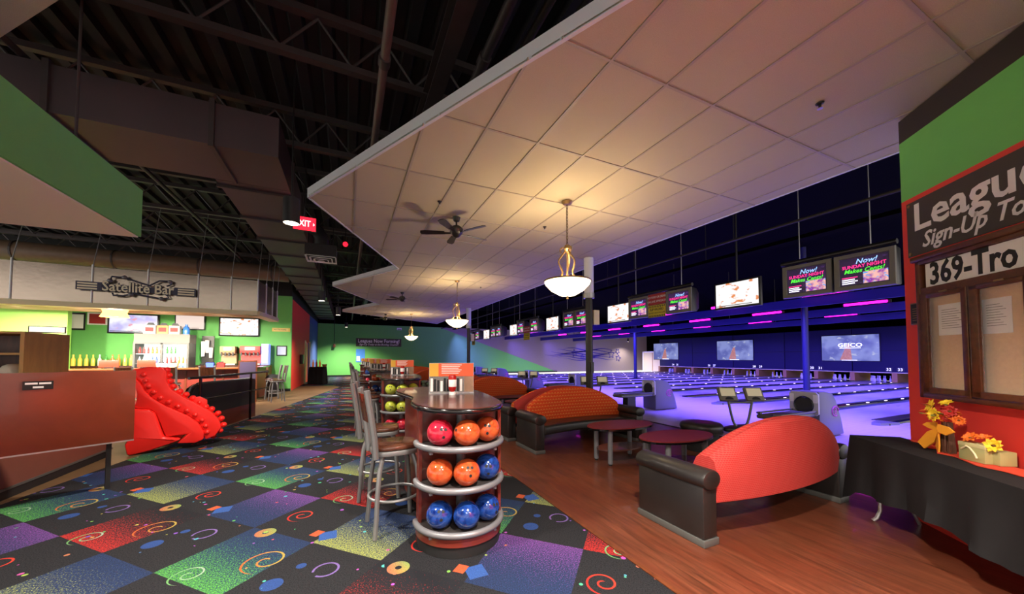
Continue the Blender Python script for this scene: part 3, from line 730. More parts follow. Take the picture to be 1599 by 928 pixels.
for k in range(1, 4):
    for yy in (3.36, 4.28): dup(ct, (3.9, yy + 4*k + .2, 0), 0, 'oval burgundy coffee table in the ' + ORD[k] + ' lounge bay, ' + ('behind its pair' if yy > 4 else 'ahead of its pair'), group='coffee tables in the farther bays')

# ---- kidney shaped rack tables
def catmull(P, n=5):
    R = []; L = len(P)
    for i in range(L):
        a, b, c, d = (Vector(P[(i+k-1) % L]) for k in range(4))
        for j in range(n):
            q = j/n; R.append(tuple(.5*((2*b) + (c-a)*q + (2*a-5*b+4*c-d)*q*q + (3*b-a-3*c+d)*q**3)))
    return R
OX, OY = .91, 3.08
outl = [(.53, 3.33), (.54, 3.05), (.64, 2.82), (.80, 2.70), (.98, 2.68), (1.14, 2.76), (1.27, 2.95), (1.36, 3.4), (1.42, 3.9), (1.43, 4.3), (1.36, 4.62), (1.1, 4.82), (.80, 4.86), (.60, 4.74), (.53, 4.45), (.57, 4.05), (.60, 3.75), (.57, 3.52)]
OUT = catmull([(a-OX, b-OY) for a, b in outl])
TZ = 1.17; RAILS = (.84, .52, .18); RA = radians(-8)
def inset(P, d):
    R = []; n = len(P)
    for i in range(n):
        a, b = Vector(P[i-1]), Vector(P[(i+1) % n]); e = (b-a).normalized(); R.append((P[i][0] - e.y*d, P[i][1] + e.x*d))
    return R
def arc(r, a0, a1, n, z): return [(r*cos(a0+(a1-a0)*i/n + RA), r*sin(a0+(a1-a0)*i/n + RA), z) for i in range(n+1)]
def rack_table(y, label, group=None):
    t = thing('rack_table', label, 'table', (OX, OY + y, 0), 0, group)
    tp = MB().prism(inset(OUT, .012), TZ-.008, TZ).build('tabletop', M_top, t)
    MB().prism(OUT, TZ-.05, TZ-.009).build('edge_band', M_edge, tp, bev=.014, seg=3)
    A = arc(.362, 0, pi, 16, 0); B = arc(.34, 0, pi, 16, 0)[::-1]
    MB().prism([p[:2] for p in A] + [p[:2] for p in B], .002, TZ-.05).build('rack_shell', M_mahog, t)
    ca, sa = cos(RA), sin(RA)
    MB().prism([(-.34*ca, -.34*sa), (.34*ca, .34*sa), (.34*ca - .02*sa, .34*sa + .02*ca), (-.34*ca - .02*sa, -.34*sa + .02*ca)], .16, TZ-.05).build('back_board', M_mahog, t)
    for s in (-1, 1): MB().prism([(s*.342*ca + q[0], s*.342*sa + q[1]) for q in ((-.014, -.06), (.014, -.06), (.014, .03), (-.014, .03))], .16, TZ-.05).build('side_post', M_mahog, t)
    MB().lathe([(.355, .002), (.355, .09)], n=40).build('kick_base', M_black, t, True)
    MB().lathe([(.368, .09), (.368, .165)], n=40).build('base_drum', M_mahog, t, True)
    MB().cyl((0, -.06, .16), (0, -.06, TZ-.05), .042, 14).build('center_post', M_silver, t, True)
    for z in RAILS:
        MB().tube(arc(.368, pi, 2*pi, 28, z), .026, 10).build('ball_rail', M_silver, t, True)
        MB().prism([p[:2] for p in arc(.352, pi, 2*pi, 24, 0)], z - .006, z + .006).build('ball_shelf', M_plate, t)
        for q in (1.25, 1.75):
            p = arc(.368, pi*q, pi*q, 1, z)[0]; MB().box(p[0]-.012, p[0]+.012, p[1]-.006, p[1]+.05, z-.045, z-.012).build('bracket', M_silver, t)
    body = catmull([(a-OX, b-OY) for a, b in [(.74, 3.85), (.95, 3.72), (1.2, 3.8), (1.28, 4.15), (1.24, 4.45), (1.05, 4.66), (.80, 4.70), (.66, 4.58), (.66, 4.2)]], 4)
    MB().prism(body, .002, TZ-.05).build('pedestal', M_mahog, t, True)
    return t
rt = rack_table(0, 'kidney shaped dark table on a ball rack of red, orange and blue balls')
dup(rt, (OX + .07, OY + 4.25, 0), 0, 'kidney shaped dark table on a ball rack of yellow green balls')
for k in (2, 3, 4): dup(rt, (OX + .07, OY + 4.25*k, 0), 0, 'kidney shaped dark rack table, ' + ORD[k] + ' along the aisle from the service counter', group='rack tables farther down the aisle')
# balls
HOLE = MB().lathe([(1e-4, .0005), (.0125, 0), (.0125, -.002)], n=10).mesh('finger_hole', M_black)
BALLM = {'red': (marble((.36, .005, .02), (.48, .022, .05)), 'glossy red'), 'orange': (marble((.40, .034, .006), (.52, .105, .030)), 'marbled orange'),
         'blue': (marble((.002, .010, .095), (.016, .065, .30)), 'marbled blue'), 'lime': (marble((.30, .36, .02), (.42, .44, .06)), 'yellow green')}
bm_ = {k: MB().ball((0, 0, 0), .108, 32, 20).mesh('bowling_ball', mat('ball_' + k, rough=.12, fn=v[0], coat=.6), True) for k, v in BALLM.items()}
def ball(kind, loc, label, group=None, face=None):
    o = tag(link('bowling_ball', bm_[kind], None, loc), label, 'bowling ball', group)
    d = Vector(face) if face else Vector((random.uniform(-.6, .6), random.uniform(-1, -.2), random.uniform(-.2, .8)))
    d.normalize(); a = d.cross(Vector((0, 0, 1))).normalized(); b = a.cross(d)
    for (p, q) in ((-.017, .014), (.017, .018), (0, -.05)):
        e = (d + a*p/.108 + b*q/.108).normalized()
        link('finger_hole', HOLE, o, e*.1083, e.to_track_quat('Z', 'Y').to_euler())
    return o
ANG = [radians(a) + RA for a in (226.5, 275, 323.5)]
rows = [(['red', 'orange', 'orange'], 'top'), (['orange', 'orange', 'blue'], 'middle'), (['blue', 'blue', 'blue'], 'bottom')]
spec = {(0, 0): 'red ball at the left end of', (0, 1): 'orange ball in the middle of', (0, 2): 'orange ball at the right end of'}
for r, (ks, nm) in enumerate(rows):
    for i, kd in enumerate(ks):
        x, y = OX + (.268)*cos(ANG[i]), OY + (.268)*sin(ANG[i])
        pl = ('aisle side', 'centre', 'lounge side')[i]
        f = ((0.02, -1, .25), (-1, -.1, .2), (-.35, -1, .3), (-1, .2, -.3), (-.02, -1, .5), (-.25, -1, .15), (-.12, -1, .45), (.8, .5, .3), (.5, -1, .3))[r*3+i]
        ball(kd, (x, y, RAILS[r] + .0065 + .108), BALLM[kd][1] + ' bowling ball, ' + pl + ' of the ' + nm + ' rail, nearest rack table', face=f)
q = ball.__name__
for r in range(3):
    for i in range(3):
        kd = 'lime' if r < 2 else ('red' if i < 2 else 'orange')
        ball(kd, (OX + .07 + (.268)*cos(ANG[i]), OY + 4.25 + (.268)*sin(ANG[i]), RAILS[r] + .0065 + .108), BALLM[kd][1] + ' bowling ball, ' + ('aisle side', 'centre', 'lounge side')[i] + ' of the ' + ('top', 'middle', 'bottom')[r] + ' rail, second rack table', 'balls on the second rack table')
for k in (2, 3):
    for r in range(3):
        for i in range(3):
            kd = ('blue', 'red', 'orange')[(r + k) % 3]
            ball(kd, (OX + .07 + (.268)*cos(ANG[i]), OY + 4.25*k + (.268)*sin(ANG[i]), RAILS[r] + .0065 + .108), BALLM[kd][1] + ' bowling ball, ' + ('aisle side', 'centre', 'lounge side')[i] + ' of the ' + ('top', 'middle', 'bottom')[r] + ' rail, ' + ORD[k] + ' rack table', 'balls on the farther racks')
# stools
def stool(loc, rz, label, group=None, s=1):
    t = thing('bar_stool', label, 'stool', loc, rz, group)
    rr = lambda a: [(a*(abs(cos(q))**.6)*(1 if cos(q) > 0 else -1), a*(abs(sin(q))**.6)*(1 if sin(q) > 0 else -1)) for q in [2*pi*i/24 for i in range(24)]]
    MB().prism(rr(.205), .735, .775).build('seat', M_seat, t, bev=.015)
    MB().prism(rr(.212), .69, .733).build('seat_frame', M_stool, t, bev=.008)
    for s in (-1, 1):
        MB().tube([(-.20, s*.18, .68), (-.215, s*.185, .85), (-.25, s*.19, 1.08), (-.285, s*.19, 1.28)], .028, 8).build('back_post', M_stool, t, True)
        for e in (-1, 1):
            MB().tube([(e*.13, s*.13, .69), (e*.165, s*.165, .56), (e*.185, s*.185, .36), (e*.19, s*.19, .18), (e*.205, s*.205, .002)], .021, 8).build('leg', M_stool, t, True)
    bp = [[(-.245 - .035*cos(a*1.1) - .05*(z-1.0)/.28*1.0 + (.0 if f else .022), .17*a/1.0, z) for a in [-1 + i/5 for i in range(11)]] for f, z in ((1, 1.0), (1, 1.25))]
    b2 = [[(x + .018, y, z) for x, y, z in r] for r in bp]
    MB().loft([bp[0], bp[1], b2[1], b2[0], bp[0]], closed=False, cap=False).build('backrest', M_seat, t, True)
    MB().tube([(.225*cos(2*pi*i/28), .225*sin(2*pi*i/28), .30) for i in range(28)], .013, 8, True).build('foot_ring', M_stool, t, True)
    return t
st = stool((.42, 3.54, 0), radians(6), 'grey metal bar stool with walnut seat beside the mixed colour ball rack')
dup(st, (.36, 4.42, 0), radians(-6), 'grey metal bar stool with walnut seat, second along the nearest rack table')
for k in (1, 2, 3, 4):
    for j, yy in enumerate((3.62, 4.5, 5.3)): dup(st, (.42, yy + 4.25*k, 0), radians(random.uniform(-14, 14)), 'grey metal bar stool, ' + ORD[j] + ' along the ' + ORD[k] + ' rack table', group='stools along the farther rack tables')
for j, (x, y, r) in enumerate(((-2.25, 15.0, 200), (-2.55, 16.0, 185))): dup(st, (x, y, 0), radians(r), ('grey metal bar stool at the rounded end of the bar', 'grey metal bar stool tucked behind the one at the bar end')[j])
for j, x in enumerate((-4.05, -5.0, -6.0)): dup(st, (x, 14.68, 0), radians(90), 'grey metal bar stool along the bar front, ' + ORD[j] + ' from the chalk board', group='stools along the bar front')
# menus and ketchup
M_mo = mat('menu_orange', (228, 96, 52), .4); M_my = mat('menu_yellow', (226, 172, 56), .4); M_mg = mat('menu_grey', (120, 116, 112), .4, var=.5, bscale=400); M_ket = mat('ketchup_red', (170, 22, 20), .25)
def menu(x, y, label, group=None):
    t = panel('menu_stand', label, 'menu', (x, y, TZ), -atan2(x, y), group)
    MB().box(-.29, .29, .012, .40, -.004, .004).build('acrylic_sheet', M_acryl, t); MB().box(-.29, .29, 0.002, .014, -.05, .05).build('acrylic_foot', M_acryl, t)
    MB().box(-.285, .285, .225, .395, .005, .007).build('orange_page', M_mo, t); MB().box(-.285, -.17, .225, .395, .0075, .009).build('yellow_page', M_my, t)
    MB().box(-.285, .16, .02, .222, .005, .007).build('grey_page', M_mg, t); MB().box(.165, .285, .02, .222, .005, .007).build('photo_page', mat('menu_photo', (150, 120, 96), .4, var=.6, bscale=60), t)
    for i in range(6): MB().box(-.13 + .0*i, .13 - .02*(i % 3), .37 - i*.022, .378 - i*.022, .0075, .009).build('print_line', M_white, t)
    for i in range(10): MB().box(-.27 + i*.042, -.24 + i*.042, .03, .2 - .012*(i % 4), .0075, .0085).build('print_line', M_ink if i % 3 else M_white, t)
    for c in t.children: c.scale = (.84, .84, 1)
    return t
def ketchup(x, y, label, group=None):
    t = thing('ketchup_bottle', label, 'bottle', (x, y, TZ + .001), 0, group)
    MB().lathe([(1e-4, 0), (.034, 0), (.036, .03), (1e-4, .032)], n=16).build('cap', M_white, t, True)
    MB().lathe([(.02, .032), (.04, .06), (.044, .12), (.042, .19), (.03, .21), (1e-4, .212)], n=18).build('bottle_body', M_ket, t, True)
    MB().lathe([(.0435, .085), (.0455, .09), (.0455, .155), (.0435, .16)], n=18, a0=pi*1.1, a1=pi*1.9).build('label_patch', M_white, t, True)
    return t
m0 = menu(1.05, 3.86, 'acrylic menu stand with orange and grey pages on the nearest rack table'); k0 = ketchup(1.02, 3.72, 'upside down red ketchup bottle in front of the nearest menu stand')
for k in range(1, 5):
    for dx, dy in ((0, 0), (-.15, .6)):
        if k == 1 and dx: continue
        dup(m0, (1.1 + dx, 3.86 + 4.25*k + dy, TZ), -atan2(1.1, 3.86 + 4.25*k), 'acrylic menu stand on the ' + ORD[k] + ' rack table, ' + ('behind' if dx else 'beside') + ' the ketchup bottle', group='menu stands on the farther tables')
    dup(k0, (1.08, 3.70 + 4.25*k, TZ + .001), 0, 'upside down red ketchup bottle on the ' + ORD[k] + ' rack table', group='ketchup bottles on the farther tables')

# ---- pendant lamps
LAMP_W = 58
def pendant(x, y, label):
    t = thing('pendant_lamp', label, 'pendant lamp', (x, y, 0))
    MB().lathe([(1e-4, ZC - .05), (.05, ZC - .05), (.085, ZC - .012), (.085, ZC - .004)], n=20).build('canopy', M_brass, t, True)
    ch = MB()
    for i in range(13):
        z = 3.30 + i*.048; a = pi/2*(i % 2)
        ch.tube([(cos(a)*.014*cos(q), sin(a)*.014*cos(q), z + .03*sin(q)) for q in [2*pi*j/8 for j in range(8)]], .005, 5, True)
    ch.build('chain', M_chain, t)
    MB().lathe([(1e-4, 3.3), (.04, 3.28), (.055, 3.22), (.02, 3.18)], n=16).build('hub', M_brass, t, True); MB().tube([(0, 0, 3.2), (0, 0, 2.62)], .012, 8).build('stem', M_brass, t)
    for k in range(3):
        a = 2*pi*k/3 + .5; P = []
        for i in range(16):
            q = i/15; r = .03 + .1*sin(pi*q*1.15)**2 + .10*q**3; P.append((r*cos(a + q*.7), r*sin(a + q*.7), 3.22 - .46*q))
        MB().tube(P, .014, 8).build('scroll_arm', M_brass, t, True)
        MB().tube([(.06*cos(a) + .05*cos(a)*cos(q), .06*sin(a) + .05*sin(a)*cos(q), 3.2 + .045*sin(q)) for q in [-1 + .45*j for j in range(12)]], .011, 6).build('scroll_curl', M_brass, t, True)
    MB().lathe([(1e-4, 2.49), (.12, 2.51), (.25, 2.585), (.33, 2.67), (.352, 2.72), (.345, 2.73), (.32, 2.68), (.24, 2.60), (.11, 2.53), (1e-4, 2.512)], n=40).build('glass_bowl', M_bowl, t, True)
    MB().tube([(.352*cos(2*pi*i/36), .352*sin(2*pi*i/36), 2.725) for i in range(36)], .012, 6, True).build('bowl_rim', M_brass, t, True)
    MB().lathe([(1e-4, 2.44), (.018, 2.455), (.012, 2.475), (.02, 2.492)], n=12).build('finial', M_brass, t, True)
    light('pendant_bulb', 'POINT', (x, y, 2.67), LAMP_W, (1.0, .78, .48), shadow_soft_size=.08)
    return t
for x, y, lb in ((3.03, 4.54, 'scrolled pendant lamp with a glowing bowl hanging above the orange sofa'), (3.1, 10.8, 'scrolled pendant lamp with a glowing bowl between the two ceiling fans'), (3.2, 20.2, 'scrolled pendant lamp with a glowing bowl hanging closest to the green end wall')): pendant(x, y, lb)
# ---- fans
def fan(x, y, label, a0):
    t = thing('ceiling_fan', label, 'ceiling fan', (x, y, 0))
    MB().lathe([(1e-4, ZC - .004), (.07, ZC - .004), (.05, ZC - .07), (.015, ZC - .08), (.015, 3.80)], n=16).build('mount', M_fan, t, True)
    MB().lathe([(1e-4, 3.81), (.07, 3.80), (.11, 3.76), (.11, 3.70), (.08, 3.66), (.05, 3.62), (1e-4, 3.60)], n=24).build('motor', M_fan, t, True)
    for k in range(5):
        a = a0 + 2*pi*k/5; M4 = Matrix.Rotation(a, 4, 'Z') @ Matrix.Translation((0, 0, 3.69)) @ Matrix.Rotation(radians(12), 4, 'X')
        MB().prism([(.2, -.045), (.52, -.065), (.60, -.05), (.615, 0), (.60, .05), (.52, .065), (.2, .045)], -.004, .004).xf(M4).build('blade', M_fan, t)
        MB().prism([(.08, -.02), (.24, -.03), (.24, .03), (.08, .02)], -.009, -.004).xf(M4).build('blade_iron', M_fan, t)
for x, y, lb, a in ((1.66, 5.85, 'black five blade ceiling fan above the nearest rack table', .25), (1.8, 13.5, 'black five blade ceiling fan midway along the white ceiling', .1), (1.9, 20.8, 'black five blade ceiling fan at the far end of the white ceiling', .4)): fan(x, y, lb, a)
for x, y, lb in ((4.0, 1.75, 'purple tinted sprinkler head under the tile ceiling above the red backed sofa'), (3.25, 5.6, 'small sprinkler head under the ceiling tile behind the nearest pendant lamp'), (1.25, 5.35, 'small sprinkler head under the ceiling tile next to the nearest fan'), (4.1, 11.4, 'small sprinkler head under the ceiling tile between pendant lamp and column')):
    t = thing('sprinkler_head', lb, 'sprinkler', (x, y, ZC)); MB().lathe([(1e-4, -.002), (.035, -.002), (.03, -.012), (.012, -.02), (.012, -.045)], n=14).build('escutcheon', M_dark, t, True); MB().lathe([(1e-4, -.06), (.022, -.055), (.022, -.05), (1e-4, -.045)], n=12).build('deflector', M_steel, t, True)

# ================================================================== RED NOTICE CORNER
def onwall(name, label, cat, s, z, off=0.003): return panel(name, label, cat, tuple(wp(s, off, z)), TH)
t = onwall('notice_case', 'wooden notice case with glazed doors on the red wall', 'notice case', .25, 1.2)
W_, H_ = 1.42, 1.27
MB().box(0, W_, 0, H_, 0, .02).build('back_board', M_cork, t)
for a in ((0, .05, 0, H_), (W_-.05, W_, 0, H_), (0, W_, 0, .05), (0, W_, H_-.05, H_)): MB().box(a[0], a[1], a[2], a[3], 0, .085).build('frame_rail', M_frame, t, bev=.008)
MB().box(-.02, W_+.02, H_-.02, H_+.03, 0, .11).build('cornice', M_frame, t, bev=.012)
MB().box(.05, W_-.05, .94, 1.0, .02, .08).build('frame_rail', M_frame, t)
hd = MB().box(.08, W_-.06, 1.0, 1.215, .02, .06).build('header_board', M_white, t); text('369-Tro', .27, M_ink, hd, .12, 1.105, .061, bold=.025, align='LEFT', wide=.78)
for i in range(3):
    x0 = .05 + i*.447; x1 = x0 + .43
    d = MB()
    for a in ((x0, x0+.07, .05, .94), (x1-.05, x1, .05, .94), (x0, x1, .05, .1), (x0, x1, .9, .94)): d.box(a[0], a[1], a[2], a[3], .06, .09)
    d = d.build('case_door', M_frame, t, bev=.006); MB().box(x0+.07, x1-.05, .1, .9, .07, .074).build('glass_pane', M_glass, d)
    MB().box(x0+.2, x0+.27, .93, .945, .09, .096).build('hinge', M_brass, d)
for a, lb in (((.14, .39, .56, .83), 'white typed sheet pinned in the first notice case door'), ((.52, .73, .55, .82), 'white typed sheet with a ruled head pinned in the second notice case door')):
    p = panel('notice_sheet', lb, 'paper', tuple(wp(.25 + a[0], .026, 1.2 + a[2])), TH)
    MB().box(0, a[1]-a[0], 0, a[3]-a[2], 0, .001).build('sheet', M_white, p)
    for i in range(9): MB().box(.03, a[1]-a[0]-.04-.02*(i % 3), .06 + i*.02, .064 + i*.02, .001, .0016).build('print_line', M_kick, p)
t = onwall('wall_plaque', 'small dark plaque with gilt edge beside the notice case', 'plaque', .08, 1.88)
MB().box(0, .15, 0, .21, 0, .015).build('plate', M_brass, t, bev=.003); MB().box(.012, .138, .012, .198, .015, .018).build('black_face', M_ink, t)
for i in range(6): MB().box(.03, .12 - .012*(i % 2), .04 + i*.022, .046 + i*.022, .018, .019).build('print_line', M_brass, t)
t = onwall('league_banner', 'dark vinyl banner with big white league lettering on the red wall', 'banner', .07, 2.54)
MB().box(0, 2.9, 0, .53, 0, .006).build('vinyl_sheet', M_banner, t)
text('Leagues Now Forming!', .36, M_print, t, .07, .35, .007, bold=.018, align='LEFT', wide=1.08); text('Sign-Up Today at the Bowling Counter!', .2, M_print, t, .16, .12, .007, bold=.015, shear=.3, align='LEFT', wide=.93)
for x, y in ((.03, .5), (.03, .03)): MB().lathe([(.006, 0), (.014, 0), (.014, .008), (.006, .008)], (x, y, .004), 12).build('grommet', M_brass, t)
# draped table
tz = .77
t = thing('folding_table', 'folding table with bent steel legs under a black cloth by the red wall', 'table', tuple(wp(.95, .24)), TH)
MB().box(-.98, .98, -.17, .19, tz-.05, tz-.015).build('tabletop', M_plate, t)
for sx in (-.78, .78): MB().tube([(sx, -.13, tz-.05), (sx, -.13, .1), (sx - .0, -.16, .03), (sx, -.19, .004)], .016, 8).build('leg', M_steel, t, True); MB().tube([(sx, .13, tz-.05), (sx, .13, .1), (sx, .16, .03), (sx, .17, .004)], .016, 8).build('leg', M_steel, t, True)
# local y of the table points away from the viewer along -WN
rings = []; n = 120
def ringpt(i):
    per = [(-1.03, -.215), (1.03, -.215), (1.03, .205), (-1.03, .205)]; q = i/n*4; k = int(q) % 4; f = q - int(q); a, b = per[k], per[(k+1) % 4]
    return a[0]+(b[0]-a[0])*f, a[1]+(b[1]-a[1])*f, k, f
for lv in range(6):
    r = []
    for i in range(n):
        x, y, k, f = ringpt(i); L = lv/5; cx_, cy_ = (x/1.03, y/.21)
        fold = .03*L*sin(i*1.05) + .014*L*sin(i*2.3 + 1); corner = max(0, abs(cx_)*abs(cy_) - .86)/.14
        ox = (1 if x > 0 else -1)*(abs(cx_) > .995)*(fold + .10*L*0.6); oy = (1 if y > 0 else -1)*(abs(cy_) > .97)*(fold + .03*L)
        if y > 0: oy = 0; ox *= .8
        drop = (.50 + .03*sin(i*.35) + .14*corner)*L if y < .19 else (.44 + .1*corner)*L
        r.append((x + ox, y + oy, tz - .004 - drop - (.0 if lv else 0)))
    rings.append(r)
cl = thing('table_cloth', 'black cloth hanging in folds over the folding table', 'tablecloth', tuple(wp(.95, .24)), TH)
cm = MB().loft(rings, cap=False); top = [(p[0], p[1], tz - .004) for p in rings[0]]; cm._a(top, [tuple(range(n))]); cm.build('cloth', M_blackcloth, cl, True)
rn = thing('table_runner', 'orange red runner laid in points along the back of the black cloth', 'runner', tuple(wp(0, 0, tz)), TH)
def tp(s, off): return (s, -off)
MB().prism([tp(.05, .05), tp(.16, .10), tp(.2, .08), tp(.42, .16), tp(.46, .13), tp(.62, .24), tp(.72, .2), tp(.98, .27), tp(1.1, .22), tp(1.8, .22), tp(1.8, .05)], 0, .006).build('runner_cloth', mat('runner_red', (206, 66, 40), .8), rn)
M_pet = mat('yellow_petal', (238, 200, 40), .6); M_petr = mat('red_leaf', (176, 34, 26), .6); M_peto = mat('orange_leaf', (228, 110, 30), .6); M_leaf = mat('olive_leaf', (140, 140, 60), .6); M_eye = mat('flower_eye', (110, 66, 24), .8)
def petalmesh(L, W):
    mb = MB(); P = [(0, 0), (W*.5, L*.35), (W*.42, L*.75), (0, L), (-W*.42, L*.75), (-W*.5, L*.35)]
    mb._a([(x, y, .012*sin(y/L*3)) for x, y in P] + [(x, y, .012*sin(y/L*3) + .002) for x, y in P], [(0, 1, 2, 3, 4, 5), (11, 10, 9, 8, 7, 6)] + [(i, (i+1) % 6, 6+(i+1) % 6, 6+i) for i in range(6)]); return mb
def flower(par, c, d, r, m, n=12, eye=True):
    q = Vector(d).to_track_quat('Z', 'Y').to_matrix().to_4x4()
    f = MB()
    for i in range(n):
        p = petalmesh(r, r*.5); p.xf(Matrix.Translation(c) @ q @ Matrix.Rotation(2*pi*i/n, 4, 'Z') @ Matrix.Rotation(radians(18 + 10*(i % 2)), 4, 'X')); f._a(p.v, p.f)
    o = f.build('flower_head', m, par)
    if eye: MB().ball((Vector(c) + Vector(d).normalized()*.008), r*.25, 10, 6, (1, 1, .6)).build('flower_eye', M_eye, o, True)
def leaf(par, c, d, L, m):
    p = petalmesh(L, L*.5); p.xf(Matrix.Translation(c) @ Vector(d).to_track_quat('Y', 'Z').to_matrix().to_4x4()); p.build('leaf', m, par)
bq = thing('twig_bouquet', 'bundle of brown twigs with yellow flowers and an orange bow', 'bouquet', tuple(wp(.60, .15, tz + .008)), TH)
tw = MB(); random.seed(3)
for i in range(22):
    a = 2*pi*i/22; r = .055*(.5 + .5*random.random()); tw.cyl((r*cos(a), r*sin(a)*.8, 0), (r*.55*cos(a) + random.uniform(-.01, .01), r*.5*sin(a), .25), .006, 5)
tw.build('twigs', mat('twig_brown', (92, 58, 40), .8), bq)
M_bow = mat('orange_bow', (238, 160, 40), .6, bump=.1)
def bowpart(P, nm): 
    mb = MB(); mb.prism(P, -.006, .006, lambda x, y, z: (x, -.065 - z - .02*sin(x*30), y)); mb.build(nm, M_bow, bq, True)
bowpart([(0, .2), (-.03, .245), (-.1, .23), (-.125, .205), (-.09, .18), (-.03, .18)], 'bow_loop'); bowpart([(0, .2), (.03, .235), (.1, .225), (.13, .19), (.09, .155), (.03, .17)], 'bow_loop')
bowpart([(-.01, .2), (.01, .16), (-.06, .07), (-.12, -.0), (-.17, .045), (-.1, .15)], 'bow_tail'); bowpart([(-.01, .19), (.03, .15), (.035, .06), (.015, 0), (-.05, .04), (-.015, .11)], 'bow_tail')
for c, d, r, m in (((-.05, -.05, .37), (-.3, -1, .4), .065, M_pet), ((.02, -.08, .31), (.1, -1, .1), .065, M_pet), ((-.11, -.03, .315), (-.8, -.8, .2), .05, M_peto), ((.1, -.05, .35), (.6, -.8, .3), .055, M_petr), ((.03, -.02, .40), (.1, -.5, 1), .05, M_pet), ((.14, -.03, .29), (.8, -.6, -.1), .045, M_peto)): flower(bq, c, d, r, m)
for i in range(26):
    a = random.uniform(0, 2*pi); leaf(bq, (.07*cos(a), .05*sin(a) - .03, random.uniform(.25, .38)), (cos(a), .6*sin(a) - .4, random.uniform(-.2, .6)), random.uniform(.05, .09), random.choice((M_leaf, M_petr, M_peto, M_leaf)))
gb = thing('gift_box', 'pale green gift box with ribbon and autumn flowers on top', 'gift box', tuple(wp(.86, .16, tz + .008)), TH + .15)
M_gb = mat('pale_green_box', (166, 160, 104), .7, var=.1); MB().box(-.085, .085, -.05, .05, 0, .13).build('box', M_gb, gb, bev=.003); MB().box(.02, .13, .0, .11, 0, .10).build('box', M_gb, gb, bev=.003)
MB().box(-.087, .087, -.052, .052, .105, .135).build('box_lid', mat('box_lid_tan', (196, 186, 132), .7), gb, bev=.003)
MB().tube([(-.06, -.056, .08), (-.02, -.06, .11), (0, -.06, .1), (.03, -.058, .06), (.04, -.056, .03)], .006, 6).build('ribbon', M_cream, gb, True)
for c, d, r, m in (((-.02, -.02, .165), (0, -.8, .7), .055, M_peto), ((.1, .0, .14), (.4, -.9, .3), .06, M_pet), ((.04, 0, .175), (.1, -.4, 1), .05, M_peto), ((-.06, .02, .15), (-.5, -.6, .5), .04, M_petr)): flower(gb, c, d, r, m, 9)

# ================================================================== BAR SIDE
YAW_, FP = radians(24.816), 556.045
def onY(px_, py_, Y):
    """photo pixel -> (x, z) on the wall plane y = Y"""
    p = radians(2.0517); a = (px_ - 799.5)/FP; b = -(py_ - 537.98)/FP
    fw = Vector((sin(YAW_)*cos(p), cos(YAW_)*cos(p), sin(p))); rt_ = Vector((cos(YAW_), -sin(YAW_), 0)); up = rt_.cross(fw)
    d = fw + rt_*a + up*b; k = Y/d.y; return d.x*k, H + d.z*k
# ---- hanging green soffit over the counter
so = MB().box(-9, -2.25, -3.5, 5.66, 3.0, 3.56).build('hanging_soffit', M_green); tag(so, 'green hanging soffit with a beige underside over the service counter', 'soffit')
MB().box(-8.98, -2.27, -3.48, 5.64, 2.985, 2.999).build('underside', mat('beige_paint', (238, 222, 192), .7), so)
for x, y in ((-2.6, 5.2), (-6, 5.2), (-2.6, 0)): MB().cyl((x, y, 3.56), (x, y, 5.95), .012, 6).build('hanger_rod', M_joist, so)
# ---- counter base and angled front panel
cb = thing('service_counter', 'dark service counter base with a black kick strip', 'counter', (-3.4, 5.5, 0))
MB().box(-.6, 0, 0, 2.4, .12, 1.02).build('front_body', mat('counter_brown', (112, 66, 54), .4, var=.1), cb); MB().box(-.6, .012, -.02, 2.42, .1, .125).build('base_trim', M_kick, cb); MB().box(-.58, -.0, 0, 2.38, 0.0, .1).build('kick_strip', M_black, cb); MB().box(-.62, .0, 0, 2.4, 1.02, 1.06).build('worktop', M_top, cb)
pth = atan2(.67, 1.03)
pn = panel('counter_screen', 'angled cherry wood screen panel jutting out from the service counter', 'panel', (-3.40, 5.30, 0), pth)
MB().box(0, 1.228, .56, 1.405, -.05, 0).build('wood_panel', M_cherry, pn, bev=.004); MB().box(0, 1.228, .545, .56, -.05, .004).build('bottom_trim', M_steel, pn)
MB().box(.02, .08, .002, .56, -.12, -.05).build('support_post', M_black, pn); MB().box(1.02, 1.06, .002, .56, -.12, -.08).build('support_post', M_black, pn)
sg = panel('counter_sign', 'small black sign with two lines of white print on the cherry panel', 'sign', (-3.40 + .50*cos(pth), 5.30 + .50*sin(pth) - .004, 1.27), pth)
MB().box(-.1, .1, -.045, .045, 0, .006).build('plate', M_ink, sg)
for a in ((-.085, -.005, .01, .03), (.005, .085, .01, .03), (-.035, .035, -.03, -.01)): MB().box(a[0], a[1], a[2], a[3], .006, .008).build('print_block', M_print, sg)
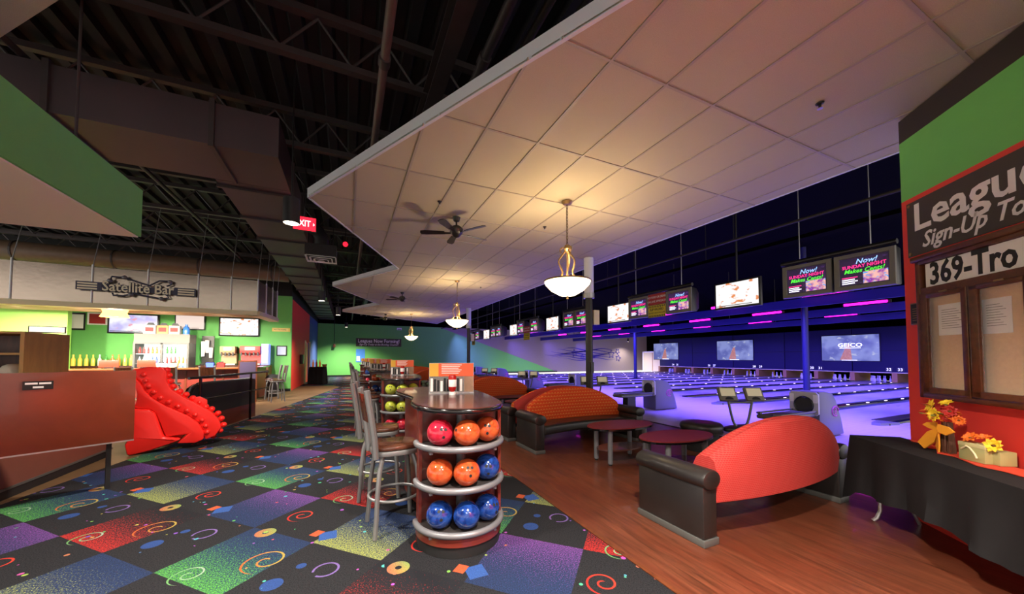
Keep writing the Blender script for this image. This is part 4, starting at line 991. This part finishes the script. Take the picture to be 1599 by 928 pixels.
# ---- oak cap shelf
cu = thing('oak_cabinet', 'tall oak cabinet with open shelves behind the cherry panel', 'cabinet', (-4.12, 7.41, 0))
MB().box(-.04, 0, 0, .9, 0, 1.9).build('side_panel', M_oak, cu); MB().box(-1.6, -1.56, 0, .9, 0, 1.9).build('side_panel', M_oak, cu); MB().box(-1.6, 0, 0, .9, 1.9, 1.93).build('top_panel', M_oak, cu); MB().box(-1.56, -.04, .86, .9, 0, 1.9).build('back_panel', M_frame, cu)
for z in (.5, .95, 1.27, 1.60): MB().box(-1.56, -.04, .02, .86, z, z + .03).build('shelf', M_oak, cu)
CAPM = MB().lathe([(.125, 0), (.13, .02), (.115, .1), (.09, .145), (.05, .17), (1e-4, .175)], n=20).mesh('cap', mat('cap_white', (214, 206, 190), .8), True)
for i in range(5):
    for z in (.98, 1.30):
        tag(link('cap', CAPM, None, (-4.30 - .29*i, 7.56, z)), 'white dome shaped cap on an open shelf of the oak cabinet', 'cap', 'caps on the oak shelves')
ls = panel('lit_sign', 'small white lit sign standing on the oak cabinet', 'sign', (-4.14, 7.9, 1.94), radians(14)); MB().box(-.2, .16, 0, .1, -.03, 0).build('box', M_frame, ls); MB().box(-.19, .15, .01, .09, 0, .004).build('face', mat('sign_glow', (255, 250, 240), emit=(255, 246, 230), es=.6), ls)
# ---- side wall stub
struct(MB().box(-13, -8.4, 16.8, 17.0, 0, 3.6).build('wall_bar_side', mat('lit_green_paint', (150, 214, 90), .65)), 'green wall stub left of the bar, its lit brightness painted in')  # lamp light on the green wall is put into this lime colour
# ---- canopy with steel fascia and name sign
fz0, fz1 = 2.97, 3.90
cp = thing('bar_canopy', 'suspended bar canopy faced with shiny steel panels', 'canopy', (0, 0, 0))
P_ = [(-10.6, 12.5), (-9.0, 12.62), (-7.35, 12.74), (-6.0, 12.83), (-4.95, 12.9), (-3.9, 12.97), (-3.15, 13.02), (-2.5, 13.06), (-2.42, 13.8), (-2.36, 14.5), (-2.33, 15.2)]
for a, b in zip(P_[:-1], P_[1:]):
    d = (Vector(b)-Vector(a)).normalized(); n_ = Vector((-d.y, d.x)); e = .012
    A, B = Vector(a) + d*e, Vector(b) - d*e
    pl = MB().prism([tuple(A), tuple(B), tuple(B + n_*.03), tuple(A + n_*.03)], fz0, fz1).build('steel_panel', M_metalf, cp)
    MB().cyl((b[0], b[1], fz0), (b[0], b[1], fz1 + .06), .022, 8).build('seam_post', M_steel, cp); MB().cyl((b[0], b[1], fz1), (b[0] + .05, b[1] + .45, 5.9), .009, 6).build('hanger_rod', M_steel, cp)
    MB().prism([tuple(Vector(a) - n_*.06), tuple(Vector(b) - n_*.06), tuple(Vector(b) + n_*.25), tuple(Vector(a) + n_*.25)], fz0 - .13, fz0 - .005).build('ledge', M_cream, cp)
MB().prism([(-10.6, 12.8), (-2.8, 13.3), (-2.62, 15.2), (-10.6, 15.2)], fz0 - .02, fz0 + .05).build('canopy_board', mat('canopy_beige', (176, 150, 120), .7), cp)
for x in (-9.2, -8.2, -6.9, -5.2, -3.8):
    r = thing('recessed_light', 'small round recessed light in the bar canopy underside', 'light', (x, 13.9, fz0 - .022), group='recessed lights of the bar canopy'); MB().lathe([(1e-4, -.004), (.09, -.004), (.09, 0)], n=16).build('lens', M_lampw, r); MB().lathe([(.09, -.008), (.115, -.008), (.115, 0)], n=16).build('trim_ring', M_steel, r)
    light('recessed_spot', 'SPOT', (x, 13.9, fz0 - .04), 950, (1.0, .90, .76), rot=(radians(48), 0, 0), spot_size=radians(105), spot_blend=.7, shadow_soft_size=.08)
sn = panel('bar_name_sign', 'cut out Satellite Bar name sign with atom orbits on the steel fascia', 'sign', (-5.08, 12.80, 3.40), radians(4.0))
M_nav = mat('sign_navy', (38, 34, 66), .4); M_crm = mat('sign_cream', (232, 222, 190), .5)
text('Satellite Bar', .36, M_nav, sn, 0, 0, .02, bold=.045, ext=.012, wide=.8); text('Satellite Bar', .36, M_crm, sn, 0, 0, .04, bold=.012, ext=.006, wide=.8)
MB().box(-.72, .72, -.1, .06, 0, .022).build('back_plate', M_nav, sn)
for s in (-1, 1):
    x0 = s*1.0; MB().box(min(s*.7, s*1.16), max(s*.7, s*1.16), -.12, .1, 0, .03).build('end_plate', M_nav, sn)
    for k in range(3): MB().box(min(s*.78, s*1.13), max(s*.78, s*1.13), -.1 + k*.065, -.06 + k*.065, .03, .035).build('end_stripe', M_crm, sn)
for pts, bl in (([(-.55, .16), (-.52, .27), (-.3, .27), (-.1, .2), (.2, .1), (.4, .25), (.62, .26), (.64, .17), (.55, .12)], ((-.55, .16), (-.28, .27), (.62, .24))), ([(-.5, -.15), (-.48, -.22), (-.3, -.22), (-.1, -.14), (.2, -.2), (.45, -.24), (.6, -.2), (.55, -.13)], ((-.15, -.17), (.45, -.24)))):
    MB().tube([(x, y, .03) for x, y in pts], .022, 6).build('orbit', M_nav, sn, True)
    for x, y in bl: MB().ball((x, y, .04), .055, 12, 8).build('atom_ball', M_silver, sn, True)
# bar pendant
bp_ = thing('bar_pendant', 'glowing amber pendant shade hanging at the bar canopy', 'pendant lamp', (-6.1, 14.1, 0)); MB().lathe([(.30, 2.72), (.24, 2.85), (.27, 2.94), (.26, 2.94), (.23, 2.85), (.29, 2.72)], n=24).build('shade', mat('amber_glass', (255, 200, 110), emit=(255, 196, 96), es=2.4), bp_, True); MB().cyl((0, 0, 2.8), (0, 0, 2.948), .012, 6).build('cord', M_dark, bp_)
light('bar_bulb', 'POINT', (-6.1, 14.1, 2.66), 150, (1, .74, .42), shadow_soft_size=.1)
# ---- bar counter
bar = thing('bar_counter', 'long burgundy bar counter with a dark wood top', 'bar', (0, 0, 0))
MB().prism([(-11, 15.45), (-3.2, 15.45), (-3.1, 15.7), (-3.1, 18.0), (-3.4, 18.0), (-3.4, 15.85), (-11, 15.85)], 0, 1.15).build('front_panel', mat('bar_burgundy', (112, 42, 34), .4, fn=grain((4, 4, 2), None, .8, 1.15)), bar)
MB().prism([(-11, 15.2), (-3.15, 15.2), (-3.0, 15.5), (-2.97, 18.0), (-3.5, 18.0), (-3.5, 15.95), (-11, 15.95)], 1.152, 1.21).build('bar_top', mat('bar_top_wood', (120, 70, 40), .2, coat=.4, var=.15), bar, bev=.015)
for x in (-3.9, -4.9, -5.9, -6.9): MB().box(x-.02, x+.02, 15.43, 15.45, .1, 1.1).build('panel_batten', M_frame, bar)
MB().tube([(-11, 15.35, .2), (-3.0, 15.35, .2)], .025, 8).build('foot_rail', M_brass, bar, True)
bb = thing('back_counter', 'low back bar counter along the green wall', 'counter', (0, 0, 0)); MB().box(-11, -3.1, 18.45, 19.26, 0, 1.2).build('body', M_frame, bb); MB().box(-11, -3.08, 18.42, 19.26, 1.2, 1.24).build('worktop', M_top, bb)
# televisions on the bar wall
def tv(p0, p1, label, mm, Y=19.28, tilt=0):
    (xa, za), (xb, zb) = onY(*p0, Y - .1), onY(*p1, Y - .1); t = panel('wall_television', label, 'television', ((xa+xb)/2, Y - .1, (za+zb)/2), tilt); W2, H2 = (xb-xa)/2, (za-zb)/2
    MB().box(-W2, W2, -H2, H2, -.05, 0).build('housing', M_dark, t, bev=.01); MB().box(-W2*.92, W2*.92, -H2*.86, H2*.88, 0, .004).build('screen', mm, t); MB().box(-.15, .15, -.15, .15, -.1, -.05).build('wall_bracket', M_dark, t)
    MB().box(-W2*.9, W2*.6, -H2*.8, -H2*.74, .004, .006).build('caption_bar', M_dark, t)
tv((342, 495), (405, 526), 'black framed television with a bright picture beside the wall crack line of the bar', M_scrB); tv((273, 491), (320, 516), 'black framed television showing a menu board above the drinks cooler', mat('menu_screen', (20, 20, 20), emit=(250, 226, 215), es=.5)); tv((168, 489), (248, 522), 'largest black framed television of the bar with a bluish picture', M_scrC)
def frame(p0, p1, label, m1, m2, Y=19.28, cat='picture'):
    (xa, za), (xb, zb) = onY(*p0, Y), onY(*p1, Y); t = panel('picture_frame', label, cat, ((xa+xb)/2, Y, (za+zb)/2)); W2, H2 = abs(xb-xa)/2, abs(za-zb)/2
    MB().box(-W2, W2, -H2, H2, 0, .02).build('frame', m1, t, bev=.004); MB().box(-W2*.8, W2*.8, -H2*.8, H2*.8, .02, .023).build('print', m2, t); return t
frame((108, 488), (133, 516), 'dark framed notice on the green bar wall left of the televisions', M_dark, M_white); frame((137, 488), (168, 508), 'red and white poster between framed notice and big television', M_white, M_sred); frame((432, 540), (448, 556), 'small black framed certificate on the green wall above the waste bin', M_ink, mat('certificate', (190, 200, 220), .6))
t = frame((425, 512), (453, 518.5), 'yellow restrooms arrow sign on the green bar wall', mat('sign_yellow', (216, 190, 90), .5), mat('sign_yellow2', (224, 200, 110), .5), cat='sign'); text('RESTROOMS', .1, M_ink, t, -.04, 0, .024, wide=.85)
# cooler
co = thing('drinks_cooler', 'two door glass drinks cooler glowing behind the bar', 'cooler', (-6.35, 18.05, 0))
MB().box(-.8, .8, -.35, .36, 0, .95).build('lower_body', M_dark, co); MB().box(-.8, .8, -.3, .36, 2.1, 2.45).build('top_box', mat('cooler_grey', (120, 112, 104), .5), co)
MB().box(-.8, -.74, -.35, .36, .95, 2.1).build('side_wall', M_kick, co); MB().box(.74, .8, -.35, .36, .95, 2.1).build('side_wall', M_kick, co); MB().box(-.74, .74, .3, .36, .95, 2.1).build('lit_back', M_cooler, co); MB().box(-.03, .03, -.36, -.3, .95, 2.1).build('middle_post', M_kick, co); MB().box(-.8, .8, -.36, -.3, 2.06, 2.12).build('door_rail', M_kick, co)
BOT = MB().lathe([(1e-4, 0), (.034, 0), (.034, .15), (.014, .2), (.014, .25), (1e-4, .252)], n=10)
bmats = [mat('glass_amber', (190, 110, 40), .15, emit=(190, 100, 30), es=.25), mat('glass_green', (70, 150, 70), .15, emit=(60, 150, 60), es=.15), mat('label_white', (230, 230, 225), .4), mat('can_blue', (60, 90, 200), .3), mat('can_red', (200, 50, 50), .3), mat('glass_gold', (236, 190, 80), .15, emit=(236, 180, 60), es=.4)]
botm = [BOT.mesh('bottle', m, True) for m in bmats]
nm_ = ('amber', 'green', 'white', 'blue', 'red', 'gold')
for sh, z in enumerate((.96, 1.33, 1.70)):
    if sh: MB().box(-.74, .74, -.28, .3, z-.02, z).build('wire_shelf', M_steel, co)
    for i in range(12):
        k = (i//3 + sh*2) % 5; x = -.66 + i*.12 + (.06 if i > 5 else -.0) - .03
        tag(link('bottle', botm[k], None, (-6.35 + x, 17.92, z + .002)), nm_[k] + ' bottle standing inside the glass drinks cooler', 'bottle', nm_[k] + ' bottles in the cooler')
for x0, x1, z0, z1, m, lb in ((-6.92, -6.58, 2.45, 2.86, M_white, 'white carton with handles on the cooler, nearest the big television'), (-6.54, -6.22, 2.45, 2.82, M_oak, 'brown carton between two white cartons on the cooler'), (-6.2, -5.88, 2.45, 2.86, mat('carton_cream', (232, 216, 190), .6), 'cream carton with handles on the cooler beside the blue jug')):
    t = thing('drink_carton', lb, 'carton', ((x0+x1)/2, 17.9, 2.452)); W2 = (x1-x0)/2; MB().box(-W2, W2, -.1, .1, 0, .32).build('carton_body', m, t); MB().prism([(-W2*.8, .32), (W2*.8, .32), (W2*.4, .42), (-W2*.4, .42)], -.005, .005, lambda x, y, z: (x, z, y)).build('handle', M_dark, t); MB().box(-W2*.7, W2*.7, -.104, -.1, .08, .24).build('print_patch', M_sred, t)
tag(MB().lathe([(1e-4, 2.452), (.1, 2.452), (.11, 2.6), (.09, 2.72), (.04, 2.78), (.04, 2.84), (1e-4, 2.84)], (-5.72, 17.95, 0), 16).build('water_jug', mat('jug_blue', (70, 130, 220), .2), None, True), 'blue jug standing on the cooler top', 'jug')
LQ = MB().lathe([(1e-4, 0), (.05, 0), (.05, .24), (.02, .32), (.02, .42), (1e-4, .422)], n=10); lqm = [LQ.mesh('liquor_bottle', m, True) for m in bmats]
for i in range(16):
    for r in range(2):
        k = (5, 0, 5, 2, 0, 5, 1, 5)[(i*3 + r) % 8]; tag(link('liquor_bottle', lqm[k], None, (-10.0 + i*.175 + .05*r, 18.62 + .28*r, 1.242)), nm_[k] + ' liquor bottle in the rows along the back counter', 'bottle', nm_[k] + ' liquor bottles on the back counter')
# machines
t = thing('cup_dispenser', 'black cup rack holding stacks of white cups beside the cooler', 'cup rack', (-5.25, 18.6, 1.242)); MB().box(-.2, .2, -.1, .15, 0, .06).build('base', M_dark, t); MB().box(-.2, .2, .1, .15, .06, 1.2).build('back', M_dark, t)
for i, z in ((0, .35), (1, .5), (2, .3)): MB().lathe([(.055, 0), (.075, .62 - .1*i)], (-.13 + .13*i, .0, z), 14).build('cup_stack', M_white, t, True)
def machine(x, w_, h, m, label, nm):
    t = thing(nm, label, 'drinks machine', (x, 18.7, 1.242)); MB().box(-w_, w_, -.2, .3, 0, .05).build('drip_tray', M_steel, t); MB().box(-w_, w_, .05, .3, .05, h).build('body', m, t); MB().box(-w_, w_, -.2, .3, h*.6, h).build('head', m, t, bev=.015)
    n_ = max(3, int(w_*2/.13))
    for i in range(n_): x_ = -w_ + (i+.5)*2*w_/n_; MB().box(x_-.025, x_+.025, -.24, -.2, h*.48, h*.68).build('spout', M_dark, t)
    MB().box(-w_*.5, w_*.5, -.206, -.2, h*.78, h*.95).build('badge', M_white, t)
machine(-4.55, .26, .78, mat('tap_tan', (170, 140, 100), .4), 'tan drinks tap machine with dark spouts on the back counter', 'tap_machine'); machine(-3.78, .36, .80, mat('soda_red', (196, 60, 56), .4), 'red and white soda machine with a row of spouts', 'soda_machine')
t = thing('glass_display', 'blue lit glass display case at the bar end', 'display case', (-3.25, 18.75, 1.242)); MB().box(-.13, .13, -.2, .25, 0, .9).build('cabinet', mat('display_blue', (120, 130, 220), .3, emit=(130, 140, 255), es=.6), t); MB().box(-.09, .09, -.205, -.2, .1, .8).build('bright_panel', mat('display_white', (240, 240, 255), emit=(235, 235, 255), es=.6), t)
for x, y, lb in ((-5.95, 15.6, 'red angled register screen on the bar top before the cooler'), (-6.85, 15.6, 'red angled register screen on the bar top before the liquor bottles')):
    t = panel('register_screen', lb, 'register', (x, y, 1.214), radians(10)); MB().box(-.22, .22, .03, .26, -.03, 0).build('screen_back', mat('register_red', (170, 52, 34), .4), t, bev=.01); MB().box(-.08, .08, 0, .04, -.1, .04).build('stand', M_dark, t)
for x, y, m, lb in ((-5.55, 15.5, M_white, 'small white caddy on the bar top next to a register'), (-5.25, 15.55, mat('caddy_tan', (196, 170, 120), .5), 'small tan caddy on the bar top'), (-4.3, 15.6, mat('caddy_blue', (60, 90, 220), .4), 'blue box on the bar top before the soda machine'), (-4.0, 15.6, mat('cup_red', (180, 40, 40), .4), 'red tumbler beside the blue box on the bar top')):
    t = thing('bar_caddy', lb, 'caddy', (x, y, 1.212)); MB().loft([[(-.09, -.06, 0), (.09, -.06, 0), (.09, .06, 0), (-.09, .06, 0)], [(-.11, -.07, .16), (.11, -.07, .16), (.11, .07, .16), (-.11, .07, .16)]]).build('body', m, t); MB().box(-.06, .06, -.03, .03, .16, .2).build('contents', M_dark, t)
t = panel('chalk_board', 'framed dark chalk board standing at the corner of the bar', 'chalk board', (-3.12, 15.05, .45), 0); MB().box(-.27, .27, 0, 1.0, -.03, 0).build('frame', M_frame, t); MB().box(-.23, .23, .05, .95, 0, .004).build('slate', mat('slate', (56, 44, 74), .6), t); 
for s in (-1, 1): MB().box(s*.25-.02, s*.25+.02, -.448, 0, -.03, 0).build('leg', M_frame, t)
t = thing('waste_bin', 'black waste bin with domed lid by the bar corner', 'bin', (-2.69, 17.0, 0)); MB().lathe([(1e-4, 0), (.2, 0), (.24, .72), (1e-4, .72)], n=20).build('body', M_dark, t, True); MB().lathe([(.25, .72), (.25, .76), (.18, .86), (1e-4, .9)], n=20).build('lid', M_black, t, True)
# ---- railing and booth
RD = Vector((.2203, .9754, 0)); RN = Vector((-.9754, .2203, 0)); R0 = Vector((-2.9, 7.95, 0))
rl = thing('steel_railing', 'black steel railing with two bars along the carpet edge', 'railing', tuple(R0))
def rp(s, z, o=0): q = RD*s + RN*o; return (q.x, q.y, z)
MB().cyl(rp(.8, 1.165), rp(4.1, 1.165), .026, 10).build('top_bar', M_edge, rl, True); MB().cyl(rp(.8, .72), rp(4.1, .72), .018, 8).build('lower_bar', M_edge, rl, True)
for s in (1.15, 3.13): MB().cyl(rp(s, 0), rp(s, 1.16), .026, 8).build('post', M_edge, rl, True)
bo = thing('booth_bench', 'high backed black booth bench on a wood plinth behind the railing', 'bench', tuple(R0 + RN*.12))
prof_ = [(1.05, .36), (1.02, .6), (1.08, .8), (1.2, .95), (1.4, 1.02), (3.6, 1.0), (3.65, .95), (3.65, .36)]
def bx(p, z): q = RD*p[0] + RN*z; return (q.x, q.y, p[1])
MB().prism(prof_, 0, .14, lambda x, y, z: bx((x, y), z)).build('back', M_leather, bo); MB().prism([(1.0, .002), (3.68, .002), (3.68, .36), (1.0, .36)], 0, .16, lambda x, y, z: bx((x, y), z)).build('plinth', M_cherry, bo); MB().prism([(1.05, .36), (3.6, .36), (3.6, .48), (1.05, .48)], .16, .6, lambda x, y, z: bx((x, y), z)).build('seat', M_leather, bo, bev=.03); MB().prism([(1.1, .002), (3.55, .002), (3.55, .36), (1.1, .36)], .16, .55, lambda x, y, z: bx((x, y), z)).build('seat_base', M_cherry, bo)
MB().tube([bx((x, y + .012), .07) for x, y in prof_[1:6]], .02, 6).build('piping', M_silver, bo, True)
# ---- red dinosaur ball ramp: a moulded body ridged along its neck
dn = thing('dinosaur_ramp', 'glossy red plastic dinosaur ball ramp with a scalloped ridge', 'ball ramp', (-2.62, 8.05, 0.002), radians(12))
S_ = 1.15/100.0
def dp(px_, py_): return ((px_ - 281)*S_, (707 - py_)*S_ + .002)
def po(l): return [dp(210 + a/6.877, 580 + b/6.877) for a, b in l]
def slabm(l, y0, y1, nm, bev=.03, par=dn): return MB().prism(po(l), y0, y1, lambda x, y, z: (x, z, y)).build(nm, M_plast, par, bev=bev)
slabm([(112, 95), (150, 55), (250, 35), (360, 40), (385, 80), (390, 180), (420, 260), (520, 350), (640, 440), (740, 520), (800, 600), (830, 700), (780, 780), (700, 810), (680, 720), (640, 620), (560, 540), (470, 480), (380, 420), (290, 340), (240, 270), (200, 180), (150, 125)], -.10, .16, 'neck_ramp', .025)
slabm([(150, 125), (200, 180), (240, 270), (290, 340), (380, 420), (470, 480), (560, 540), (640, 620), (690, 730), (690, 800), (620, 830), (480, 815), (560, 730), (400, 740), (320, 490), (280, 450), (200, 440), (160, 430), (180, 370), (185, 300)], -.14, .2, 'body', .03)
slabm([(65, 480), (160, 435), (280, 450), (320, 490), (385, 730), (520, 770), (480, 790), (300, 850), (140, 880), (120, 770), (150, 700), (150, 610), (90, 605)], -.2, .26, 'haunch', .04)
slabm([(560, 370), (640, 360), (700, 400), (705, 490), (660, 470)], .0, .14, 'back_fin', .01)
rid = [(380, 70), (395, 125), (405, 185), (430, 240), (480, 295), (530, 330), (585, 372), (640, 420), (690, 470), (740, 500), (795, 550), (825, 610), (845, 680), (815, 740), (760, 790)]
for i, (a, b) in enumerate(rid):
    x, z = dp(210 + a/6.877, 580 + b/6.877)
    MB().ball((x, .05, z), .05, 12, 8, (1, 1.5, 1)).build('ridge_bump', M_plast, dn, True)
for i, (a, b) in enumerate([(225, 110), (240, 170), (265, 225), (300, 285), (350, 345), (410, 390), (480, 440), (550, 490), (615, 540), (670, 600), (700, 665), (715, 730)]):
    x, z = dp(210 + a/6.877, 580 + b/6.877); MB().ball((x, -.11, z), .038, 12, 8, (1, .8, 1)).build('ridge_bump', M_plast, dn, True)

# ================================================================== PASSAGE END AND OVERHEAD
t = thing('draped_table', 'small table draped in black at the passage entrance', 'table', (-1.55, 23.9, 0))
rg = []
for lv, (g, z) in enumerate(((0, 1.0), (.0, .98), (.03, .6), (.05, .02))): rg.append([((.42 + g + .015*lv*sin(i*1.7))*max(-1, min(1, 1.5*cos(2*pi*i/48))), (.42 + g + .015*lv*cos(i*2.1))*max(-1, min(1, 1.5*sin(2*pi*i/48))), z) for i in range(48)])
MB().loft(rg[::-1]).build('drape', M_blackcloth, t, True)
for i, (x, m, h) in enumerate(((-1.8, 0, .3), (-1.62, 4, .26), (-1.45, 0, .34))): tag(link('bottle', lqm[m], None, (x, 23.75, 1.002)), ('tall amber bottle', 'red bottle', 'second amber bottle')[i] + ' standing on the black draped passage table', 'bottle')
t = thing('basket', 'small brown basket on the black draped passage table', 'basket', (-1.22, 23.95, 1.002)); MB().lathe([(1e-4, 0), (.1, 0), (.14, .14), (.13, .14), (.09, .02)], n=16).build('bowl', M_tan, t, True); MB().lathe([(1e-4, .03), (.11, .08), (1e-4, .1)], n=12).build('contents', M_sred, t, True)
t = panel('league_banner', 'small dark league banner on the green end wall', 'banner', (.63, 31.985, 2.46), 0); MB().box(0, 3.6, 0, .68, 0, .006).build('vinyl_sheet', M_banner, t)
text('Leagues Now Forming!', .40, M_print, t, 1.8, .45, .007, bold=.02, wide=.88); text('Sign-Up Today at the Bowling Counter!', .22, M_print, t, 1.8, .16, .007, bold=.012, shear=.3, wide=.88)
t = panel('blue_poster', 'blue poster on the green end wall below the league banner', 'poster', (.65, 31.985, 1.15), 0); MB().box(0, .68, 0, 1.08, 0, .01).build('sheet', mat('poster_blue', (70, 140, 220), .5, var=.3, bscale=20), t); MB().box(.05, .3, .1, .5, .01, .014).build('white_patch', M_white, t)
t = panel('wall_fixture', 'small white emergency light high on the green end wall', 'light', (4.05, 31.985, 4.0), 0); MB().box(-.2, .2, -.1, .1, 0, .08).build('case', M_white, t, bev=.01); MB().box(-.15, .15, -.07, -.02, .08, .085).build('lens', M_kick, t)
t = thing('pull_box', 'small box on a thin black cord hanging before the green end wall', 'box', (-.95, 31.7, 0)); MB().cyl((0, 0, 2.6), (0, 0, 6.0), .02, 6).build('cord', M_black, t); MB().box(-.09, .09, -.06, .06, 2.35, 2.62).build('box', M_frame, t, bev=.02)
# card reader on the red passage wall
t = thing('wall_box', 'small black box on the red passage wall', 'box', (-2.32, 22.6, 1.45)); MB().box(0, .14, -.35, .35, -.25, .25).build('case', M_dark, t, bev=.02); MB().box(.14, .15, -.2, .2, -.1, .1).build('label_patch', M_kick, t)
# ducts and pipes
dm = thing('main_duct', 'long dark rectangular air duct running down the hall under the roof', 'duct', (0, 0, 0)); MB().box(-2.05, -.98, 7.4, 31.9, 4.55, 5.15).build('sheet_metal', M_duct, dm)
for k in range(16): MB().box(-2.09, -.94, 7.6 + k*1.5, 7.66 + k*1.5, 4.51, 5.19).build('flange', M_joist, dm)
d2 = thing('cross_duct', 'dark rectangular air duct crossing the hall above the green soffit', 'duct', (0, 0, 0)); MB().box(-9, -.98, 6.2, 7.39, 4.55, 5.15).build('sheet_metal', M_duct, d2)
for k in range(5): MB().box(-8.2 + k*1.6, -8.14 + k*1.6, 6.16, 7.39, 4.51, 5.19).build('flange', M_joist, d2)
d3 = thing('round_duct', 'round brown duct crossing above the bar canopy', 'duct', (0, 0, 0)); MB().cyl((-12.5, 16.2, 4.85), (-2.15, 16.5, 4.85), .3, 18).build('pipe', mat('duct_brown', (104, 84, 66), .5, var=.2), d3, True)
for k in range(5): MB().lathe([(.305, -.02), (.325, -.02), (.325, .02), (.305, .02)], n=18).xf(Matrix.Translation((-11.5 + k*2.2, 16.23 + k*.065, 4.85)) @ Matrix.Rotation(pi/2, 4, 'Y')).build('band', M_joist, d3)
for x, z, r, lb in ((.3, 4.6, .045, 'grey pipe with a coupling running over the zigzag ceiling edge'), (1.38, 5.0, .055, 'dark pipe high beside the white ceiling fascia, first of three'), (1.75, 5.05, .045, 'dark pipe high beside the white ceiling fascia, second of three'), (2.1, 5.1, .035, 'dark pipe high beside the white ceiling fascia, third of three'), (-3.6, 5.2, .04, 'dark pipe below the joists on the bar side')):
    t = thing('overhead_pipe', lb, 'pipe', (x, 0, z)); MB().cyl((0, -3.8, 0), (0, 31.9, 0), r, 10).build('pipe', mat('pipe_grey', (96, 80, 76), .5, var=.2) if r == .045 and x < 1 else M_joist, t, True); MB().cyl((0, 3.7, 0), (0, 3.82, 0), r*1.35, 10).build('coupling', M_joist, t, True)
# diffuser
df = thing('air_diffuser', 'white square louvred air diffuser on a black drop below the duct', 'vent', (-.62, 10.0, 4.0)); 
for k in range(4): a = .34 - k*.085; MB().loft([[(-a, -a, -.02*k), (a, -a, -.02*k), (a, a, -.02*k), (-a, a, -.02*k)], [(-a+.035, -a+.035, .03-.02*k), (a-.035, -a+.035, .03-.02*k), (a-.035, a-.035, .03-.02*k), (-a+.035, a-.035, .03-.02*k)]], cap=False).build('louvre', M_white, df)
MB().box(-.34, .34, -.34, .34, .04, .3).build('plenum', M_black, df); MB().tube([(0, 0, .3), (0, 0, .55), (-.1, 0, .72), (-.22, 0, .78)], .16, 12).build('duct_elbow', M_black, df, True); MB().cyl((.25, 0, .3), (.25, 0, 2.05), .01, 6).build('hanger_rod', M_dark, df)
d5 = thing('roof_diffuser', 'large square diffuser near the roof above the green soffit', 'vent', (-3.4, 4.6, 5.2))
for k in range(3): a = .55 - k*.16; MB().loft([[(-a, -a, -.02*k), (a, -a, -.02*k), (a, a, -.02*k), (-a, a, -.02*k)], [(-a+.07, -a+.07, .05-.02*k), (a-.07, -a+.07, .05-.02*k), (a-.07, a-.07, .05-.02*k), (-a+.07, a-.07, .05-.02*k)]], cap=False).build('louvre', M_joist, d5)
MB().box(-.55, .55, -.55, .55, .06, .5).build('plenum', M_black, d5)
# cylinder downlights
def downlight(x, y, z, label, pw=170, grp=None):
    t = thing('cylinder_downlight', label, 'downlight', (x, y, z), group=grp)
    MB().lathe([(.105, .0), (.11, .005), (.11, .36), (1e-4, .36)], n=20).build('can', M_dark, t, True); MB().lathe([(1e-4, .03), (.1, .02), (.1, 0)], n=20).build('lens', M_lampw, t, True); MB().cyl((0, 0, .36), (0, 0, 6.05 - z), .012, 6).build('stem', M_dark, t)
    light('downlight_beam', 'SPOT', (x, y, z - .02), pw, (1.0, .90, .78), spot_size=radians(135), spot_blend=.8, shadow_soft_size=.1)
for x, y, z, lb in ((-.77, 6.0, 3.52, 'black cylinder downlight hanging beside the exit sign'), (-.85, 14.2, 3.56, 'black cylinder downlight level with the second ceiling point'), (-.42, 18.7, 3.56, 'black cylinder downlight level with the third ceiling point'), (-.1, 29.6, 3.83, 'black cylinder downlight closest to the green end wall')): downlight(x, y, z, lb, 620 if y < 25 else 1700)
for x, y in ((.95, .75), (-1.6, 2.3), (-.4, -1.2), (1.9, -1.5)): downlight(x, y, 3.56, 'unseen cylinder downlight added to brighten the aisle and red wall', 640 if x < .5 else 1000, 'downlights added out of view')  # extra lamps added out of view to brighten the aisle and red wall
downlight(28.6, 30.8, 3.3, 'black cylinder downlight over the cream door', 500)
# exit sign
ex = panel('exit_sign', 'glowing red exit sign with white letters hanging from the roof', 'exit sign', (-.80, 8.0, 4.20), radians(4))
MB().box(-.2, .2, -.14, .14, -.06, 0).build('case', M_dark, ex, bev=.008); MB().box(-.19, .19, -.13, .13, 0, .004).build('face', M_exit, ex); text('EXIT', .17, M_exitw, ex, -.03, 0, .005, bold=.015, wide=.75); MB().prism([(.145, .03), (.175, 0), (.145, -.03)], .004, .008).build('arrow', M_exitw, ex); MB().cyl((0, .14, -.03), (0, 1.8, -.03), .012, 6).build('stem', M_dark, ex)
t = thing('alarm_lamp', 'small red alarm lamp glowing in the dark roof space', 'lamp', (-.1, 11.5, 4.9)); MB().ball((0, 0, 0), .07, 12, 8).build('lens', M_exit, t, True); MB().cyl((0, 0, .05), (0, 0, 1.1), .012, 6).build('stem', M_dark, t)
